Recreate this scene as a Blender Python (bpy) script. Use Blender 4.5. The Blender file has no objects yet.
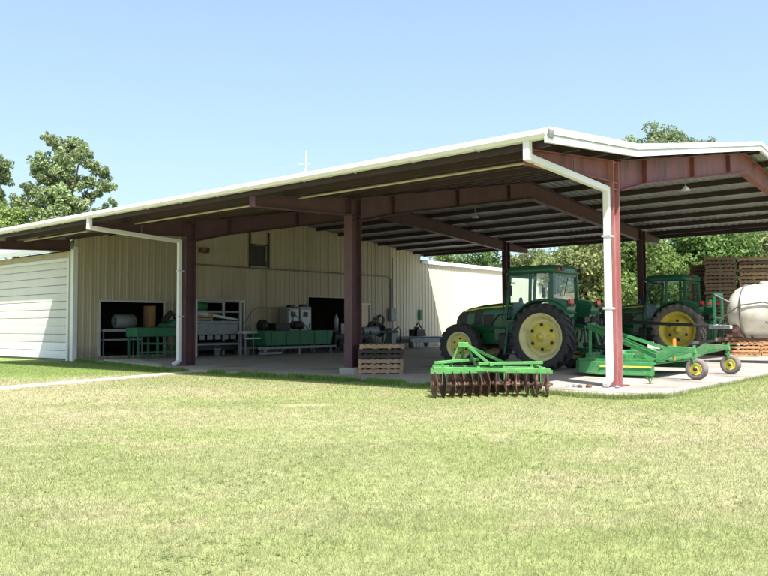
import bpy, bmesh, math, random
import numpy as np
from mathutils import Matrix, Vector
random.seed(7); rng = np.random.default_rng(7)
S = bpy.context.scene; COL = S.collection
R = math.radians

# ------------------------------------------------------------------ camera
cam = bpy.data.objects.new('camera', bpy.data.cameras.new('camera')); COL.objects.link(cam)
cam.data.sensor_width = 36; cam.data.lens = 36.34; cam.data.clip_end = 3000; cam.data.clip_start = 0.05
cam.matrix_world = Matrix.Translation((0, 0, 1.2822)) @ Matrix.Rotation(R(90) + 0.0484, 4, 'X') @ Matrix.Rotation(-0.0046, 4, 'Z')
S.camera = cam
# the building's own directions: v (depth, to the right) and u (along the front, to the left)
YAW = 0.8758
U = Vector((-math.sin(YAW), math.cos(YAW), 0)); V = Vector((math.cos(YAW), math.sin(YAW), 0))
C0 = Vector((4.8413, 16.3263, 0)); ANG = math.pi / 2 - (math.pi / 2 - YAW)   # angle of v from +X
ANG = math.atan2(V.y, V.x)
def L(s, t, z=0): return C0 + V * s + U * t + Vector((0, 0, z))

# ------------------------------------------------------------------ light
SUN = (-U * 0.50 - V * 0.34 + Vector((0, 0, 1))).normalized()
W = bpy.data.worlds.new('World'); S.world = W; W.use_nodes = True
nt = W.node_tree; nt.nodes.clear()
sky = nt.nodes.new('ShaderNodeTexSky'); sky.sky_type = 'NISHITA'; sky.sun_disc = False
sky.sun_elevation = math.asin(SUN.z); sky.sun_rotation = math.atan2(SUN.x, SUN.y)
sky.air_density = 1.0; sky.dust_density = 2.5; sky.ozone_density = 1.0; sky.altitude = 0
bg = nt.nodes.new('ShaderNodeBackground'); bg.inputs[1].default_value = 0.12
wo = nt.nodes.new('ShaderNodeOutputWorld')
hz_ = nt.nodes.new('ShaderNodeMix'); hz_.data_type = 'RGBA'; wtc = nt.nodes.new('ShaderNodeTexCoord'); wsx = nt.nodes.new('ShaderNodeSeparateXYZ'); wmr = nt.nodes.new('ShaderNodeMapRange'); nt.links.new(wtc.outputs['Generated'], wsx.inputs[0]); nt.links.new(wsx.outputs['Z'], wmr.inputs['Value'])
for k_, v_ in (('From Min', 0.0), ('From Max', 0.55), ('To Min', 0.52), ('To Max', 0.26)): wmr.inputs[k_].default_value = v_
nt.links.new(wmr.outputs[0], hz_.inputs['Factor'])   # thin summer haze over the blue
hz_.inputs['B'].default_value = (3.5, 4.9, 6.3, 1); nt.links.new(sky.outputs[0], hz_.inputs['A']); nt.links.new(hz_.outputs['Result'], bg.inputs[0]); nt.links.new(bg.outputs[0], wo.inputs[0])
sl = bpy.data.lights.new('sun', 'SUN'); sl.energy = 5.0; sl.angle = R(0.5); sl.color = (1, 0.965, 0.92)
so = bpy.data.objects.new('sun', sl); COL.objects.link(so); so.rotation_euler = SUN.to_track_quat('Z', 'Y').to_euler(); so.location = (0, 0, 40)
S.view_settings.view_transform = 'Standard'; S.view_settings.look = 'None'; S.view_settings.gamma = 1
S.view_settings.exposure = 0.92
S.render.engine = 'CYCLES'; S.cycles.max_bounces = 8; S.cycles.transparent_max_bounces = 12

# ------------------------------------------------------------------ materials
def mat(name, col, rough=0.6, metal=0.0, var=0.12, scale=3.0, bump=0.0, bscale=40.0, col2=None, mixlo=0.5, mixhi=0.62,
        mscale=None, stretch=(1, 1, 1), attr=None, spec=0.5, transl=0.0, coat=0.0, ground_dirt=None):
    m = bpy.data.materials.new(name); m.use_nodes = True; n = m.node_tree; N = n.nodes; lk = n.links.new
    b = N['Principled BSDF']; b.inputs['Roughness'].default_value = rough; b.inputs['Metallic'].default_value = metal
    b.inputs['Specular IOR Level'].default_value = spec; b.inputs['Coat Weight'].default_value = coat
    tc = N.new('ShaderNodeTexCoord'); mp = N.new('ShaderNodeMapping'); mp.inputs['Scale'].default_value = stretch
    lk(tc.outputs['Object'], mp.inputs[0])
    nz = N.new('ShaderNodeTexNoise'); nz.inputs['Scale'].default_value = scale; nz.inputs['Detail'].default_value = 6
    lk(mp.outputs[0], nz.inputs['Vector'])
    if attr:
        a = N.new('ShaderNodeAttribute'); a.attribute_name = attr; base = a.outputs['Color']
    else:
        rgb = N.new('ShaderNodeRGB'); rgb.outputs[0].default_value = (*col, 1); base = rgb.outputs[0]
    if col2:
        nz2 = N.new('ShaderNodeTexNoise'); nz2.inputs['Scale'].default_value = mscale or scale * 0.7; nz2.inputs['Detail'].default_value = 8
        nz2.inputs['Roughness'].default_value = 0.65; lk(mp.outputs[0], nz2.inputs['Vector'])
        mr = N.new('ShaderNodeMapRange'); mr.inputs['From Min'].default_value = mixlo; mr.inputs['From Max'].default_value = mixhi
        lk(nz2.outputs['Fac'], mr.inputs['Value'])
        mx = N.new('ShaderNodeMix'); mx.data_type = 'RGBA'; lk(mr.outputs[0], mx.inputs['Factor']); lk(base, mx.inputs['A'])
        mx.inputs['B'].default_value = (*col2, 1); base = mx.outputs['Result']
    if ground_dirt:   # splashed soil with a ragged upper edge near the foot of the wall
        sx = N.new('ShaderNodeSeparateXYZ'); lk(tc.outputs['Object'], sx.inputs[0]); n3 = N.new('ShaderNodeTexNoise'); n3.inputs['Scale'].default_value = 2.5; n3.inputs['Detail'].default_value = 7; lk(tc.outputs['Object'], n3.inputs['Vector'])
        ad = N.new('ShaderNodeMath'); ad.operation = 'MULTIPLY_ADD'; lk(n3.outputs['Fac'], ad.inputs[0]); ad.inputs[1].default_value = -1.3; lk(sx.outputs['Z'], ad.inputs[2])
        m3 = N.new('ShaderNodeMapRange'); m3.inputs['From Min'].default_value = -0.7; m3.inputs['From Max'].default_value = 0.0; m3.inputs['To Min'].default_value = 0.8; m3.inputs['To Max'].default_value = 0; lk(ad.outputs[0], m3.inputs['Value'])
        x3 = N.new('ShaderNodeMix'); x3.data_type = 'RGBA'; lk(m3.outputs[0], x3.inputs['Factor']); lk(base, x3.inputs['A']); x3.inputs['B'].default_value = (*ground_dirt, 1); base = x3.outputs['Result']
    hv = N.new('ShaderNodeMapRange'); hv.inputs['From Min'].default_value = 0.25; hv.inputs['From Max'].default_value = 0.75
    hv.inputs['To Min'].default_value = 1 - var; hv.inputs['To Max'].default_value = 1 + var; lk(nz.outputs['Fac'], hv.inputs['Value'])
    ml = N.new('ShaderNodeMix'); ml.data_type = 'RGBA'; ml.blend_type = 'MULTIPLY'; ml.inputs['Factor'].default_value = 1
    lk(base, ml.inputs['A']); lk(hv.outputs[0], ml.inputs['B']); lk(ml.outputs['Result'], b.inputs['Base Color'])
    if bump:
        bn = N.new('ShaderNodeTexNoise'); bn.inputs['Scale'].default_value = bscale; bn.inputs['Detail'].default_value = 4
        lk(mp.outputs[0], bn.inputs['Vector'])
        bp = N.new('ShaderNodeBump'); bp.inputs['Strength'].default_value = bump; bp.inputs['Distance'].default_value = 0.02
        lk(bn.outputs['Fac'], bp.inputs['Height']); lk(bp.outputs[0], b.inputs['Normal'])
    if transl:
        t = N.new('ShaderNodeBsdfTranslucent'); lk(ml.outputs['Result'], t.inputs[0])
        mxs = N.new('ShaderNodeMixShader'); mxs.inputs[0].default_value = transl
        lk(b.outputs[0], mxs.inputs[1]); lk(t.outputs[0], mxs.inputs[2]); lk(mxs.outputs[0], N['Material Output'].inputs[0])
    return m
M = {}
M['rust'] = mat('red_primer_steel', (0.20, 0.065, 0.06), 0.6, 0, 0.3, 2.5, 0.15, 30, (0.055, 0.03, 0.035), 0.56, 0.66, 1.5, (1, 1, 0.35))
M['faded_sunlit'] = mat('faded_sunlit_primer', (0.34, 0.125, 0.12), 0.6, 0, 0.2, 2.5, 0.15, 30, (0.42, 0.24, 0.23), 0.46, 0.66, 1.8, (1, 1, 0.4))  # faded primer, with sunlight on the corner column put into the colour
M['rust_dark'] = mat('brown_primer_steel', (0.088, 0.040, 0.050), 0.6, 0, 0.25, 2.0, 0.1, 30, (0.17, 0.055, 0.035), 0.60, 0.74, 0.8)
M['purlin'] = mat('purlin_primer', (0.045, 0.027, 0.028), 0.6, 0, 0.2, 1.5)
M['deck'] = mat('galvanised_roof_sheet', (0.31, 0.325, 0.33), 0.55, 0.1, 0.18, 0.8, 0, 30, (0.20, 0.17, 0.15), 0.58, 0.75, 0.9)
M['white'] = mat('white_painted_trim', (0.74, 0.75, 0.75), 0.4, 0, 0.06, 2.0, 0, 30, (0.55, 0.53, 0.48), 0.62, 0.8, 3.0)
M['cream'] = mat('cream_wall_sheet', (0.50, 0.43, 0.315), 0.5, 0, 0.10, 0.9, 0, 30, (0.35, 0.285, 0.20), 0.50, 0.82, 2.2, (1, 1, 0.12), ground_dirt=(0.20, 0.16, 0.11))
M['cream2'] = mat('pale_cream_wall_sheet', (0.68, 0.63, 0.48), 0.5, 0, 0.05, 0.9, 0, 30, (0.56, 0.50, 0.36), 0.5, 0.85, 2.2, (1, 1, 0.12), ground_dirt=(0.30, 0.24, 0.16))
M['doorslat'] = mat('pale_door_paint', (0.66, 0.64, 0.60), 0.45, 0, 0.05, 1.5)
M['doorwhite'] = mat('white_door_paint', (0.80, 0.80, 0.79), 0.45, 0, 0.04, 1.5)
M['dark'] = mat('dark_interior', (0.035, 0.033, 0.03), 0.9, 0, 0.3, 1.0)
M['conc'] = mat('worn_concrete', (0.38, 0.345, 0.305), 0.85, 0, 0.14, 1.2, 0.25, 25, (0.19, 0.165, 0.135), 0.50, 0.68, 0.6)
M['green'] = mat('tractor_green_paint', (0.012, 0.115, 0.04), 0.36, 0, 0.15, 4, 0, 30, (0.09, 0.115, 0.07), 0.52, 0.75, 2.5, coat=0.2)
M['cabgreen'] = mat('teal_green_cab_paint', (0.012, 0.115, 0.055), 0.33, 0, 0.12, 4, 0, 30, (0.08, 0.12, 0.08), 0.54, 0.78, 2.5, coat=0.2)
M['limegreen'] = mat('bright_green_paint', (0.085, 0.30, 0.075), 0.5, 0, 0.22, 5, 0.2, 40, (0.16, 0.19, 0.10), 0.55, 0.68, 9)
M['mowgreen'] = mat('mower_green_paint', (0.05, 0.24, 0.075), 0.5, 0, 0.22, 4, 0.15, 40, (0.19, 0.20, 0.13), 0.52, 0.70, 4)
M['machgreen'] = mat('machine_green_paint', (0.022, 0.16, 0.07), 0.5, 0, 0.25, 4, 0.1, 30, (0.07, 0.08, 0.045), 0.58, 0.7, 4)
M['yellow'] = mat('wheel_yellow', (0.80, 0.64, 0.08), 0.45, 0, 0.12, 5, 0.1, 40, (0.44, 0.37, 0.16), 0.5, 0.75, 4)
M['paleyellow'] = mat('dusty_wheel_yellow', (0.80, 0.72, 0.34), 0.55, 0, 0.1, 5, 0.1, 40, (0.48, 0.42, 0.26), 0.5, 0.75, 4)
M['tyre'] = mat('tyre_rubber', (0.042, 0.040, 0.040), 0.75, 0, 0.3, 8, 0.3, 60, (0.075, 0.068, 0.06), 0.55, 0.75, 3)
M['dustytyre'] = mat('dusty_tyre_rubber', (0.20, 0.175, 0.155), 0.9, 0, 0.3, 8, 0.3, 60, (0.06, 0.055, 0.05), 0.5, 0.7, 3)
M['black'] = mat('black_paint', (0.02, 0.02, 0.021), 0.5, 0, 0.3, 6)
M['grey'] = mat('grey_machine_paint', (0.26, 0.29, 0.31), 0.5, 0.1, 0.15, 4, 0, 30, (0.18, 0.16, 0.13), 0.58, 0.75, 5)
M['lightgrey'] = mat('light_grey_steel', (0.50, 0.53, 0.55), 0.45, 0.2, 0.12, 4)
M['pipe'] = mat('galvanised_pipe', (0.22, 0.22, 0.2), 0.45, 0.4, 0.1, 4)
M['creampipe'] = mat('cream_conduit', (0.50, 0.44, 0.34), 0.5, 0, 0.12, 2)
M['rusty'] = mat('rusty_disc_steel', (0.13, 0.062, 0.044), 0.75, 0.1, 0.3, 7, 0.4, 50, (0.30, 0.20, 0.16), 0.5, 0.62, 6)
M['rustyd'] = mat('dark_worn_disc_steel', (0.075, 0.05, 0.04), 0.7, 0.2, 0.3, 7, 0.4, 50, (0.20, 0.10, 0.06), 0.5, 0.65, 6)
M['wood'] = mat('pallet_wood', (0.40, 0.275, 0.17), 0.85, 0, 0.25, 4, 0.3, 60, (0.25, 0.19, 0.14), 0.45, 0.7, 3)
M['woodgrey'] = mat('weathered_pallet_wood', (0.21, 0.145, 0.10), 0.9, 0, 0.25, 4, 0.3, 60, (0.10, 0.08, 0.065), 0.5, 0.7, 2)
M['gapdark'] = mat('gap_shade_pallet_wood', (0.055, 0.045, 0.038), 0.9, 0, 0.25, 4, 0.3, 60)  # shade of the gap in the low stack, put into the pallet colour
M['woodbright'] = mat('fresh_pallet_wood', (0.48, 0.27, 0.13), 0.85, 0, 0.2, 4, 0.3, 60)
M['tank'] = mat('white_poly_tank', (0.74, 0.71, 0.64), 0.45, 0, 0.08, 2, 0, 30, (0.55, 0.47, 0.34), 0.44, 0.66, 1.2)
M['red'] = mat('red_lamp_lens', (0.55, 0.02, 0.02), 0.25, 0, 0.05, 5)
M['orange'] = mat('orange_reflector', (0.75, 0.24, 0.03), 0.4, 0, 0.05, 5)
M['bark'] = mat('tree_bark', (0.20, 0.165, 0.13), 0.9, 0, 0.3, 2, 0.5, 12)
M['leaf'] = mat('tree_leaves', (0, 0, 0), 0.6, 0, 0.18, 0.35, attr='tint', spec=0.25, transl=0.35)
M['grass'] = mat('grass_blades', (0, 0, 0), 0.65, 0, 0.12, 0.9, attr='tint', spec=0.1, transl=0.48)
M['lawn'] = mat('lawn_soil', (0, 0, 0), 0.95, 0, 0.28, 7.0, 0.6, 30, attr='tint', spec=0.1)
M['pathmat'] = mat('pale_path', (0.47, 0.43, 0.36), 0.9, 0, 0.15, 2, 0.2, 30, (0.36, 0.32, 0.22), 0.5, 0.7, 3)
def glassmat():
    m = bpy.data.materials.new('cab_glass'); m.use_nodes = True; n = m.node_tree; N = n.nodes; N.remove(N['Principled BSDF'])
    t = N.new('ShaderNodeBsdfTransparent'); t.inputs[0].default_value = (0.90, 0.955, 0.95, 1)
    g = N.new('ShaderNodeBsdfGlossy'); g.inputs['Roughness'].default_value = 0.04
    lw = N.new('ShaderNodeLayerWeight'); lw.inputs['Blend'].default_value = 0.5
    pw = N.new('ShaderNodeMath'); pw.operation = 'POWER'; n.links.new(lw.outputs['Facing'], pw.inputs[0]); pw.inputs[1].default_value = 4
    f = N.new('ShaderNodeMath'); f.operation = 'MULTIPLY_ADD'; n.links.new(pw.outputs[0], f.inputs[0]); f.inputs[1].default_value = 0.7; f.inputs[2].default_value = 0.03
    x = N.new('ShaderNodeMixShader'); n.links.new(f.outputs[0], x.inputs[0]); n.links.new(t.outputs[0], x.inputs[1]); n.links.new(g.outputs[0], x.inputs[2])
    n.links.new(x.outputs[0], N['Material Output'].inputs[0]); return m
M['glass'] = glassmat()

# ------------------------------------------------------------------ mesh building
class MB:
    def __init__(s): s.v = []; s.f = []; s.sm = []
    def add(s, vs, fs, smooth=False, mtx=None):
        o = len(s.v)
        for p in vs:
            p = Vector(p)
            if mtx is not None: p = mtx @ p
            s.v.append(p[:])
        for f in fs: s.f.append(tuple(i + o for i in f)); s.sm.append(smooth)
        return s
    def box(s, x0, x1, y0, y1, z0, z1, mtx=None):
        vs = [(x, y, z) for z in (z0, z1) for y in (y0, y1) for x in (x0, x1)]
        return s.add(vs, [(0, 2, 3, 1), (4, 5, 7, 6), (0, 1, 5, 4), (2, 6, 7, 3), (0, 4, 6, 2), (1, 3, 7, 5)], mtx=mtx)
    def bar(s, a, b, w, h, up=(0, 0, 1)):
        a = Vector(a); b = Vector(b); d = b - a; l = d.length; d.normalize(); up = Vector(up)
        if abs(d.dot(up)) > 0.98: up = Vector((1, 0, 0))
        y = up.cross(d).normalized(); z = d.cross(y)
        m = Matrix((d, y, z)).transposed().to_4x4(); m.translation = a
        return s.box(0, l, -w / 2, w / 2, -h / 2, h / 2, m)
    def tube(s, pts, r, n=8, cap=True, smooth=True):
        pts = [Vector(p) for p in pts]; rs = r if isinstance(r, (list, tuple)) else [r] * len(pts)
        vs = []; k = len(pts)
        for i, p in enumerate(pts):
            d = (pts[min(i + 1, k - 1)] - pts[max(i - 1, 0)]).normalized()
            a = Vector((0, 0, 1)) if abs(d.z) < 0.9 else Vector((1, 0, 0))
            x = d.cross(a).normalized(); y = d.cross(x)
            for j in range(n):
                c = 2 * math.pi * j / n; vs.append(p + (x * math.cos(c) + y * math.sin(c)) * rs[i])
        fs = [(i * n + j, i * n + (j + 1) % n, (i + 1) * n + (j + 1) % n, (i + 1) * n + j) for i in range(k - 1) for j in range(n)]
        s.add(vs, fs, smooth)
        if cap:
            s.add([vs[j] for j in range(n)], [tuple(range(n))]); s.add([vs[(k - 1) * n + j] for j in range(n)], [tuple(range(n - 1, -1, -1))])
        return s
    def lathe(s, prof, axis='Y', n=32, c=(0, 0, 0), smooth=True, a0=0, a1=2 * math.pi):
        """prof: list of (radius, offset along axis)"""
        full = abs(a1 - a0 - 2 * math.pi) < 1e-6; m = n if full else n + 1; vs = []
        for j in range(m):
            a = a0 + (a1 - a0) * j / n; ca, sa = math.cos(a), math.sin(a)
            for r, o in prof:
                if axis == 'Y': p = (r * ca, o, r * sa)
                elif axis == 'X': p = (o, r * ca, r * sa)
                else: p = (r * ca, r * sa, o)
                vs.append((p[0] + c[0], p[1] + c[1], p[2] + c[2]))
        k = len(prof)
        fs = [(j * k + i, j * k + i + 1, ((j + 1) % m) * k + i + 1, ((j + 1) % m) * k + i) for j in range(n) for i in range(k - 1)]
        return s.add(vs, fs, smooth)
    def prism(s, poly, axis, a, b):
        """poly in the two remaining axes, extruded along axis from a to b"""
        def P(p, o):
            if axis == 'X': return (o, p[0], p[1])
            if axis == 'Y': return (p[0], o, p[1])
            return (p[0], p[1], o)
        n = len(poly); vs = [P(p, a) for p in poly] + [P(p, b) for p in poly]
        return s.add(vs, [tuple(range(n)), tuple(range(2 * n - 1, n - 1, -1))] + [(i, (i + 1) % n, n + (i + 1) % n, n + i) for i in range(n)])
    def loft(s, secs, smooth=True, cap=True):
        n = len(secs[0]); vs = [p for q in secs for p in q]
        s.add(vs, [(i * n + j, i * n + (j + 1) % n, (i + 1) * n + (j + 1) % n, (i + 1) * n + j) for i in range(len(secs) - 1) for j in range(n)], smooth)
        if cap: s.add(secs[0], [tuple(range(n))]); s.add(secs[-1], [tuple(range(n - 1, -1, -1))])
        return s
    def mesh(s, name):
        me = bpy.data.meshes.new(name); me.from_pydata(s.v, [], s.f); me.polygons.foreach_set('use_smooth', s.sm)
        bm = bmesh.new(); bm.from_mesh(me); bmesh.ops.recalc_face_normals(bm, faces=bm.faces); bm.to_mesh(me); bm.free()
        me.update(); return me
    def build(s, name, m, parent=None, bevel=0, kind=None, label=None):
        me = s.mesh(name); me.materials.append(M[m] if isinstance(m, str) else m)
        return link(name, me, parent, bevel, kind, label)
def link(name, me, parent=None, bevel=0, kind=None, label=None):
    o = bpy.data.objects.new(name, me); COL.objects.link(o); o.parent = parent
    if bevel:
        b = o.modifiers.new('bevel', 'BEVEL'); b.width = bevel; b.segments = 2; b.limit_method = 'ANGLE'; b.angle_limit = R(40)
    if kind: o['kind'] = kind
    if label: o['label'] = label
    return o
def thing(name, label, cat, loc=(0, 0, 0), rz=0, group=None):
    o = bpy.data.objects.new(name, None); COL.objects.link(o); o.location = loc; o.rotation_euler = (0, 0, rz)
    o.empty_display_size = 0.3; o['label'] = label; o['category'] = cat
    if group: o['group'] = group
    return o
def tag(o, label, cat, group=None):
    o['label'] = label; o['category'] = cat
    if group: o['group'] = group
    return o
def kids(o): return [x for x in COL.objects if x.parent == o]
def dup(o, label=None, loc=None, rz=None, parent=None):
    c = o.copy(); COL.objects.link(c); c.parent = parent
    if label: c['label'] = label
    if loc is not None: c.location = loc
    if rz is not None: c.rotation_euler = (0, 0, rz)
    for k in kids(o): dup(k, parent=c)
    return c

# ------------------------------------------------------------------ the shed's profile
B = 7.395
ROOF = [(-3.76, 4.57), (0, 4.96), (9.8, 6.78), (22.9, 5.745)]
def zr(s):
    for (a, za), (b, zb) in zip(ROOF, ROOF[1:]):
        if s <= b: return za + (zb - za) * (s - a) / (b - a)
    (a, za), (b, zb) = ROOF[-2:]; return za + (zb - za) * (s - a) / (b - a)

# ------------------------------------------------------------------ ground
def smooth(x, a, b):
    t = np.clip((x - a) / (b - a), 0, 1); return t * t * (3 - 2 * t)
def vnoise(x, y, sc, seed=0):
    r = np.random.default_rng(seed); T = r.random((128, 128)); X = x * sc + 500; Y = y * sc + 500
    i = np.floor(X).astype(int); j = np.floor(Y).astype(int); fx = X - i; fy = Y - j; fx = fx * fx * (3 - 2 * fx); fy = fy * fy * (3 - 2 * fy)
    g = lambda a, b: T[a % 128, b % 128]
    return (g(i, j) * (1 - fx) + g(i + 1, j) * fx) * (1 - fy) + (g(i, j + 1) * (1 - fx) + g(i + 1, j + 1) * fx) * fy
def fbm(x, y, sc, seed=0): return sum(vnoise(x, y, sc * 2.03 ** k, seed + k) * 0.5 ** (k + 1) for k in range(4)) / 0.9375
def st(x, y):
    dx, dy = x - C0.x, y - C0.y; return dx * V.x + dy * V.y, dx * U.x + dy * U.y
def gz(x, y):
    s, t = st(x, y)
    d = np.maximum(np.maximum(-1.4 - s, -1.4 - t), 0)
    z = -0.07 - 0.17 * smooth(d, 0, 9) + (fbm(x, y, 0.35, 3) - 0.5) * 0.07 * smooth(d, 0.2, 2.0)
    return z
GREEN = np.array([0.21, 0.255, 0.085]); STRAW = np.array([0.37, 0.33, 0.20]); DIRT = np.array([0.40, 0.32, 0.22]); LUSH = np.array([0.19, 0.27, 0.07])
def dryness(x, y):
    """0 lush .. 1 dry straw: the worn band across the lawn and loose patches"""
    s, t = st(x, y)
    d = np.maximum(np.maximum(-1.4 - s, -1.4 - t), 0)
    a = fbm(x, y, 0.55, 11) * 0.55 + fbm(x, y, 2.2, 21) * 0.45
    f = 0.20 + 0.20 * smooth(a, 0.36, 0.68)
    f = f + 0.28 * smooth(fbm(x * 0.35, y, 0.6, 31), 0.34, 0.66) * smooth(d, 0.8, 3.2) * (1 - smooth(d, 6.0, 9.0) * 0.75)
    f = f + 0.20 * smooth(-x, 2, 7) * smooth(d, 2.0, 4.0)
    f = f * (0.30 + 0.70 * smooth(d + (a - 0.5) * 1.2, 0.2, 1.8))
    p = np.exp(-(((x + 1.35) / 0.62) ** 2 + ((y - 14.05) / 0.20) ** 2))
    return np.clip(f + 1.0 * smooth(p, 0.2, 0.8), 0, 1)
def groundcol(x, y):
    f = dryness(x, y)[:, None]; c = GREEN * (1 - f) + STRAW * f
    s, t = st(x, y); l = (smooth(t, 13.0, 15) * smooth(s, -6.5, -5))[:, None]; c = c * (1 - l) + (LUSH * 0.6 + GREEN * 0.4) * l
    bare = smooth(fbm(x, y, 1.3, 77), 0.60, 0.72)[:, None] * 0.4; return c * (1 - bare) + DIRT * bare
def grid_axis(lo, hi, fine_lo, fine_hi, st_):
    a = list(np.arange(fine_lo, fine_hi + 1e-6, st_)); g = st_
    while a[-1] < hi: g *= 1.25; a.append(min(a[-1] + g, hi))
    g = st_
    while a[0] > lo: g *= 1.25; a.insert(0, max(a[0] - g, lo))
    return np.array(a)
def add_tint(me, cols, dom='POINT'):
    at = me.color_attributes.new('tint', 'FLOAT_COLOR', dom); c = np.ones((len(cols), 4), np.float32); c[:, :3] = cols
    at.data.foreach_set('color', c.ravel())
ax = grid_axis(-900, 900, -18, 14, 0.2); ay = grid_axis(-900, 1800, 2, 26, 0.2)
X, Y = np.meshgrid(ax, ay); x, y = X.ravel(), Y.ravel(); nx, ny = len(ax), len(ay)
vv = np.stack([x, y, gz(x, y)], 1)
ii = (np.arange(ny - 1)[:, None] * nx + np.arange(nx - 1)).ravel(); ff = np.stack([ii, ii + 1, ii + nx + 1, ii + nx], 1)
def np_mesh(name, v, f, cols=None, smoothf=False):
    me = bpy.data.meshes.new(name); k = f.shape[1]
    me.vertices.add(len(v)); me.vertices.foreach_set('co', np.asarray(v, np.float32).ravel())
    me.loops.add(f.size); me.loops.foreach_set('vertex_index', f.astype(np.int32).ravel())
    me.polygons.add(len(f)); me.polygons.foreach_set('loop_start', np.arange(0, f.size, k, dtype=np.int32)); me.polygons.foreach_set('loop_total', np.full(len(f), k, np.int32))
    me.polygons.foreach_set('use_smooth', np.full(len(f), smoothf)); me.update(calc_edges=True)
    if cols is not None: add_tint(me, cols)
    return me
gm = np_mesh('ground', vv, ff, groundcol(x, y), True); gm.materials.append(M['lawn'])
g = link('ground', gm); g['kind'] = 'structure'

# slab (local s,t -> world by the frame)
def frame_obj(o): o.location = C0; o.rotation_euler = (0, 0, ANG); return o
slab_poly = [(-1.38, -1.46), (-1.30, 3.0), (-1.44, 8.0), (-1.42, 14.2), (0.1, 20.2), (0.1, 22.15), (40, 22.15), (40, -1.46)]
def clip(poly, ax_, v, keep_gt):
    out = []
    for i in range(len(poly)):
        p, q = poly[i], poly[(i + 1) % len(poly)]; a, b_ = (p[ax_] - v, q[ax_] - v) if keep_gt else (v - p[ax_], v - q[ax_])
        if a >= 0: out.append(p)
        if a * b_ < 0: k = a / (a - b_); out.append((p[0] + (q[0] - p[0]) * k, p[1] + (q[1] - p[1]) * k))
    return out
slab = MB().prism([(p[0] * .998, p[1] * .998 + .01) for p in slab_poly], 'Z', -0.4, -.012); slab = frame_obj(slab.build('concrete_slab', 'conc')); slab['kind'] = 'structure'
sc_ = [-2, 3.6, 8.6, 13.6, 18.6, 23.6, 28.6, 34, 41]; tc_ = [-2, 3.7, 7.4, 11.1, 14.8, 18.5, 22.2]; g_ = .007
for a, b_ in zip(sc_, sc_[1:]):
    for c_, d_ in zip(tc_, tc_[1:]):
        p = clip(clip(clip(clip(slab_poly, 0, a + g_, True), 0, b_ - g_, False), 1, c_ + g_, True), 1, d_ - g_, False)
        if len(p) > 2: MB().prism(p, 'Z', -.09, random.uniform(-.004, 0)).build('slab_section', 'conc', slab, bevel=.006)
# broken gravelly lip of the slab toward the lawn, right front corner
edge = [(-1.38, -1.5), (-1.75, -1.2), (-2.05, -0.75), (-2.0, -0.2), (-1.8, 0.5), (-1.72, 1.4), (-1.55, 2.2), (-1.30, 3.0), (-1.2, -1.3)]
b = MB().prism(edge, 'Z', -0.3, -0.02); o = frame_obj(b.build('slab_apron', 'pathmat', bevel=0.03)); o['kind'] = 'structure'
b = MB().prism([(-1.1, 14.6), (-.5, 15.6), (.6, 18.2), (1.6, 20.2), (.25, 20.4), (.2, 20.1), (-1.35, 14.3)], 'Z', -.05, .045); o = frame_obj(b.build('concrete_ramp', 'pathmat', bevel=.01)); o['kind'] = 'structure'
# pale path: a narrow ribbon draped on the lawn (left)
pc = [(-14.0, 12.3), (-10, 12.35), (-7.3, 12.3), (-5.4, 12.2), (-4.1, 12.2), (-2.9, 12.3), (-1.42, 12.5)]
vs = []; fs = []
for i, (s_, t_) in enumerate(pc):
    a = pc[max(i - 1, 0)]; c = pc[min(i + 1, len(pc) - 1)]; d = Vector((c[0] - a[0], c[1] - a[1])).normalized(); n_ = Vector((-d.y, d.x))
    w = 0.40 if i < 4 else (0.34, 0.28, 0.24)[i - 4]
    for sg in (-1, 1):
        p = L(s_ + n_.x * w * sg, t_ + n_.y * w * sg); z = float(gz(np.array([p.x]), np.array([p.y]))[0])
        vs.append((p.x, p.y, z + 0.03)); vs.append((p.x, p.y, z - 0.15))
for i in range(len(pc) - 1):
    a = i * 4; c = a + 4; fs += [(a, a + 2, c + 2, c), (a, c, c + 1, a + 1), (a + 2, a + 3, c + 3, c + 2)]
b = MB().add(vs, fs); o = b.build('concrete_path', 'pathmat'); o['kind'] = 'structure'

# ------------------------------------------------------------------ grass blades
def blades(n, xs, ys, hmin, hmax, wmin, wmax, cols, lean=1.5):
    z = gz(xs, ys); a = rng.random(n) * 6.283; h = hmin + (hmax - hmin) * rng.random(n) ** 2.2; w = rng.uniform(wmin, wmax, n)
    dx, dy = np.cos(a) * w / 2, np.sin(a) * w / 2; la = rng.random(n) * 6.283; ll = h * rng.random(n) * lean
    v = np.empty((n, 3, 3)); v[:, 0] = np.stack([xs - dx, ys - dy, z - 0.01], 1); v[:, 1] = np.stack([xs + dx, ys + dy, z - 0.01], 1)
    v[:, 2] = np.stack([xs + np.cos(la) * ll, ys + np.sin(la) * ll, z + h], 1)
    return v.reshape(-1, 3), np.repeat(cols, 3, axis=0)
def on_lawn(xs, ys):
    s, t = st(xs, ys)
    front = -1.42 - 0.10 * np.sin(t * 2.3) + 0.05 * np.sin(t * 7)
    corner = (s > -2.05) & (t > -1.5) & (t < 2.4)
    left = np.where(t > 14.1, (s + 1.42) / 1.52 * 6.0 + 14.2 < t, s < front)
    ok = (left & (t > -1.5) & ~corner) | (t < -1.48 - 0.05 * np.sin(s * 3))
    ok &= ~((t > 14.1) & (s > 0.02))
    pth = np.zeros(len(xs), bool)
    for (a, b_), (c, d) in zip(pc, pc[1:]):
        l2 = (c - a) ** 2 + (d - b_) ** 2; k = np.clip(((s - a) * (c - a) + (t - b_) * (d - b_)) / l2, 0, 1)
        pth |= np.hypot(s - a - k * (c - a), t - b_ - k * (d - b_)) < 0.34
    return ok & ~pth
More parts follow.
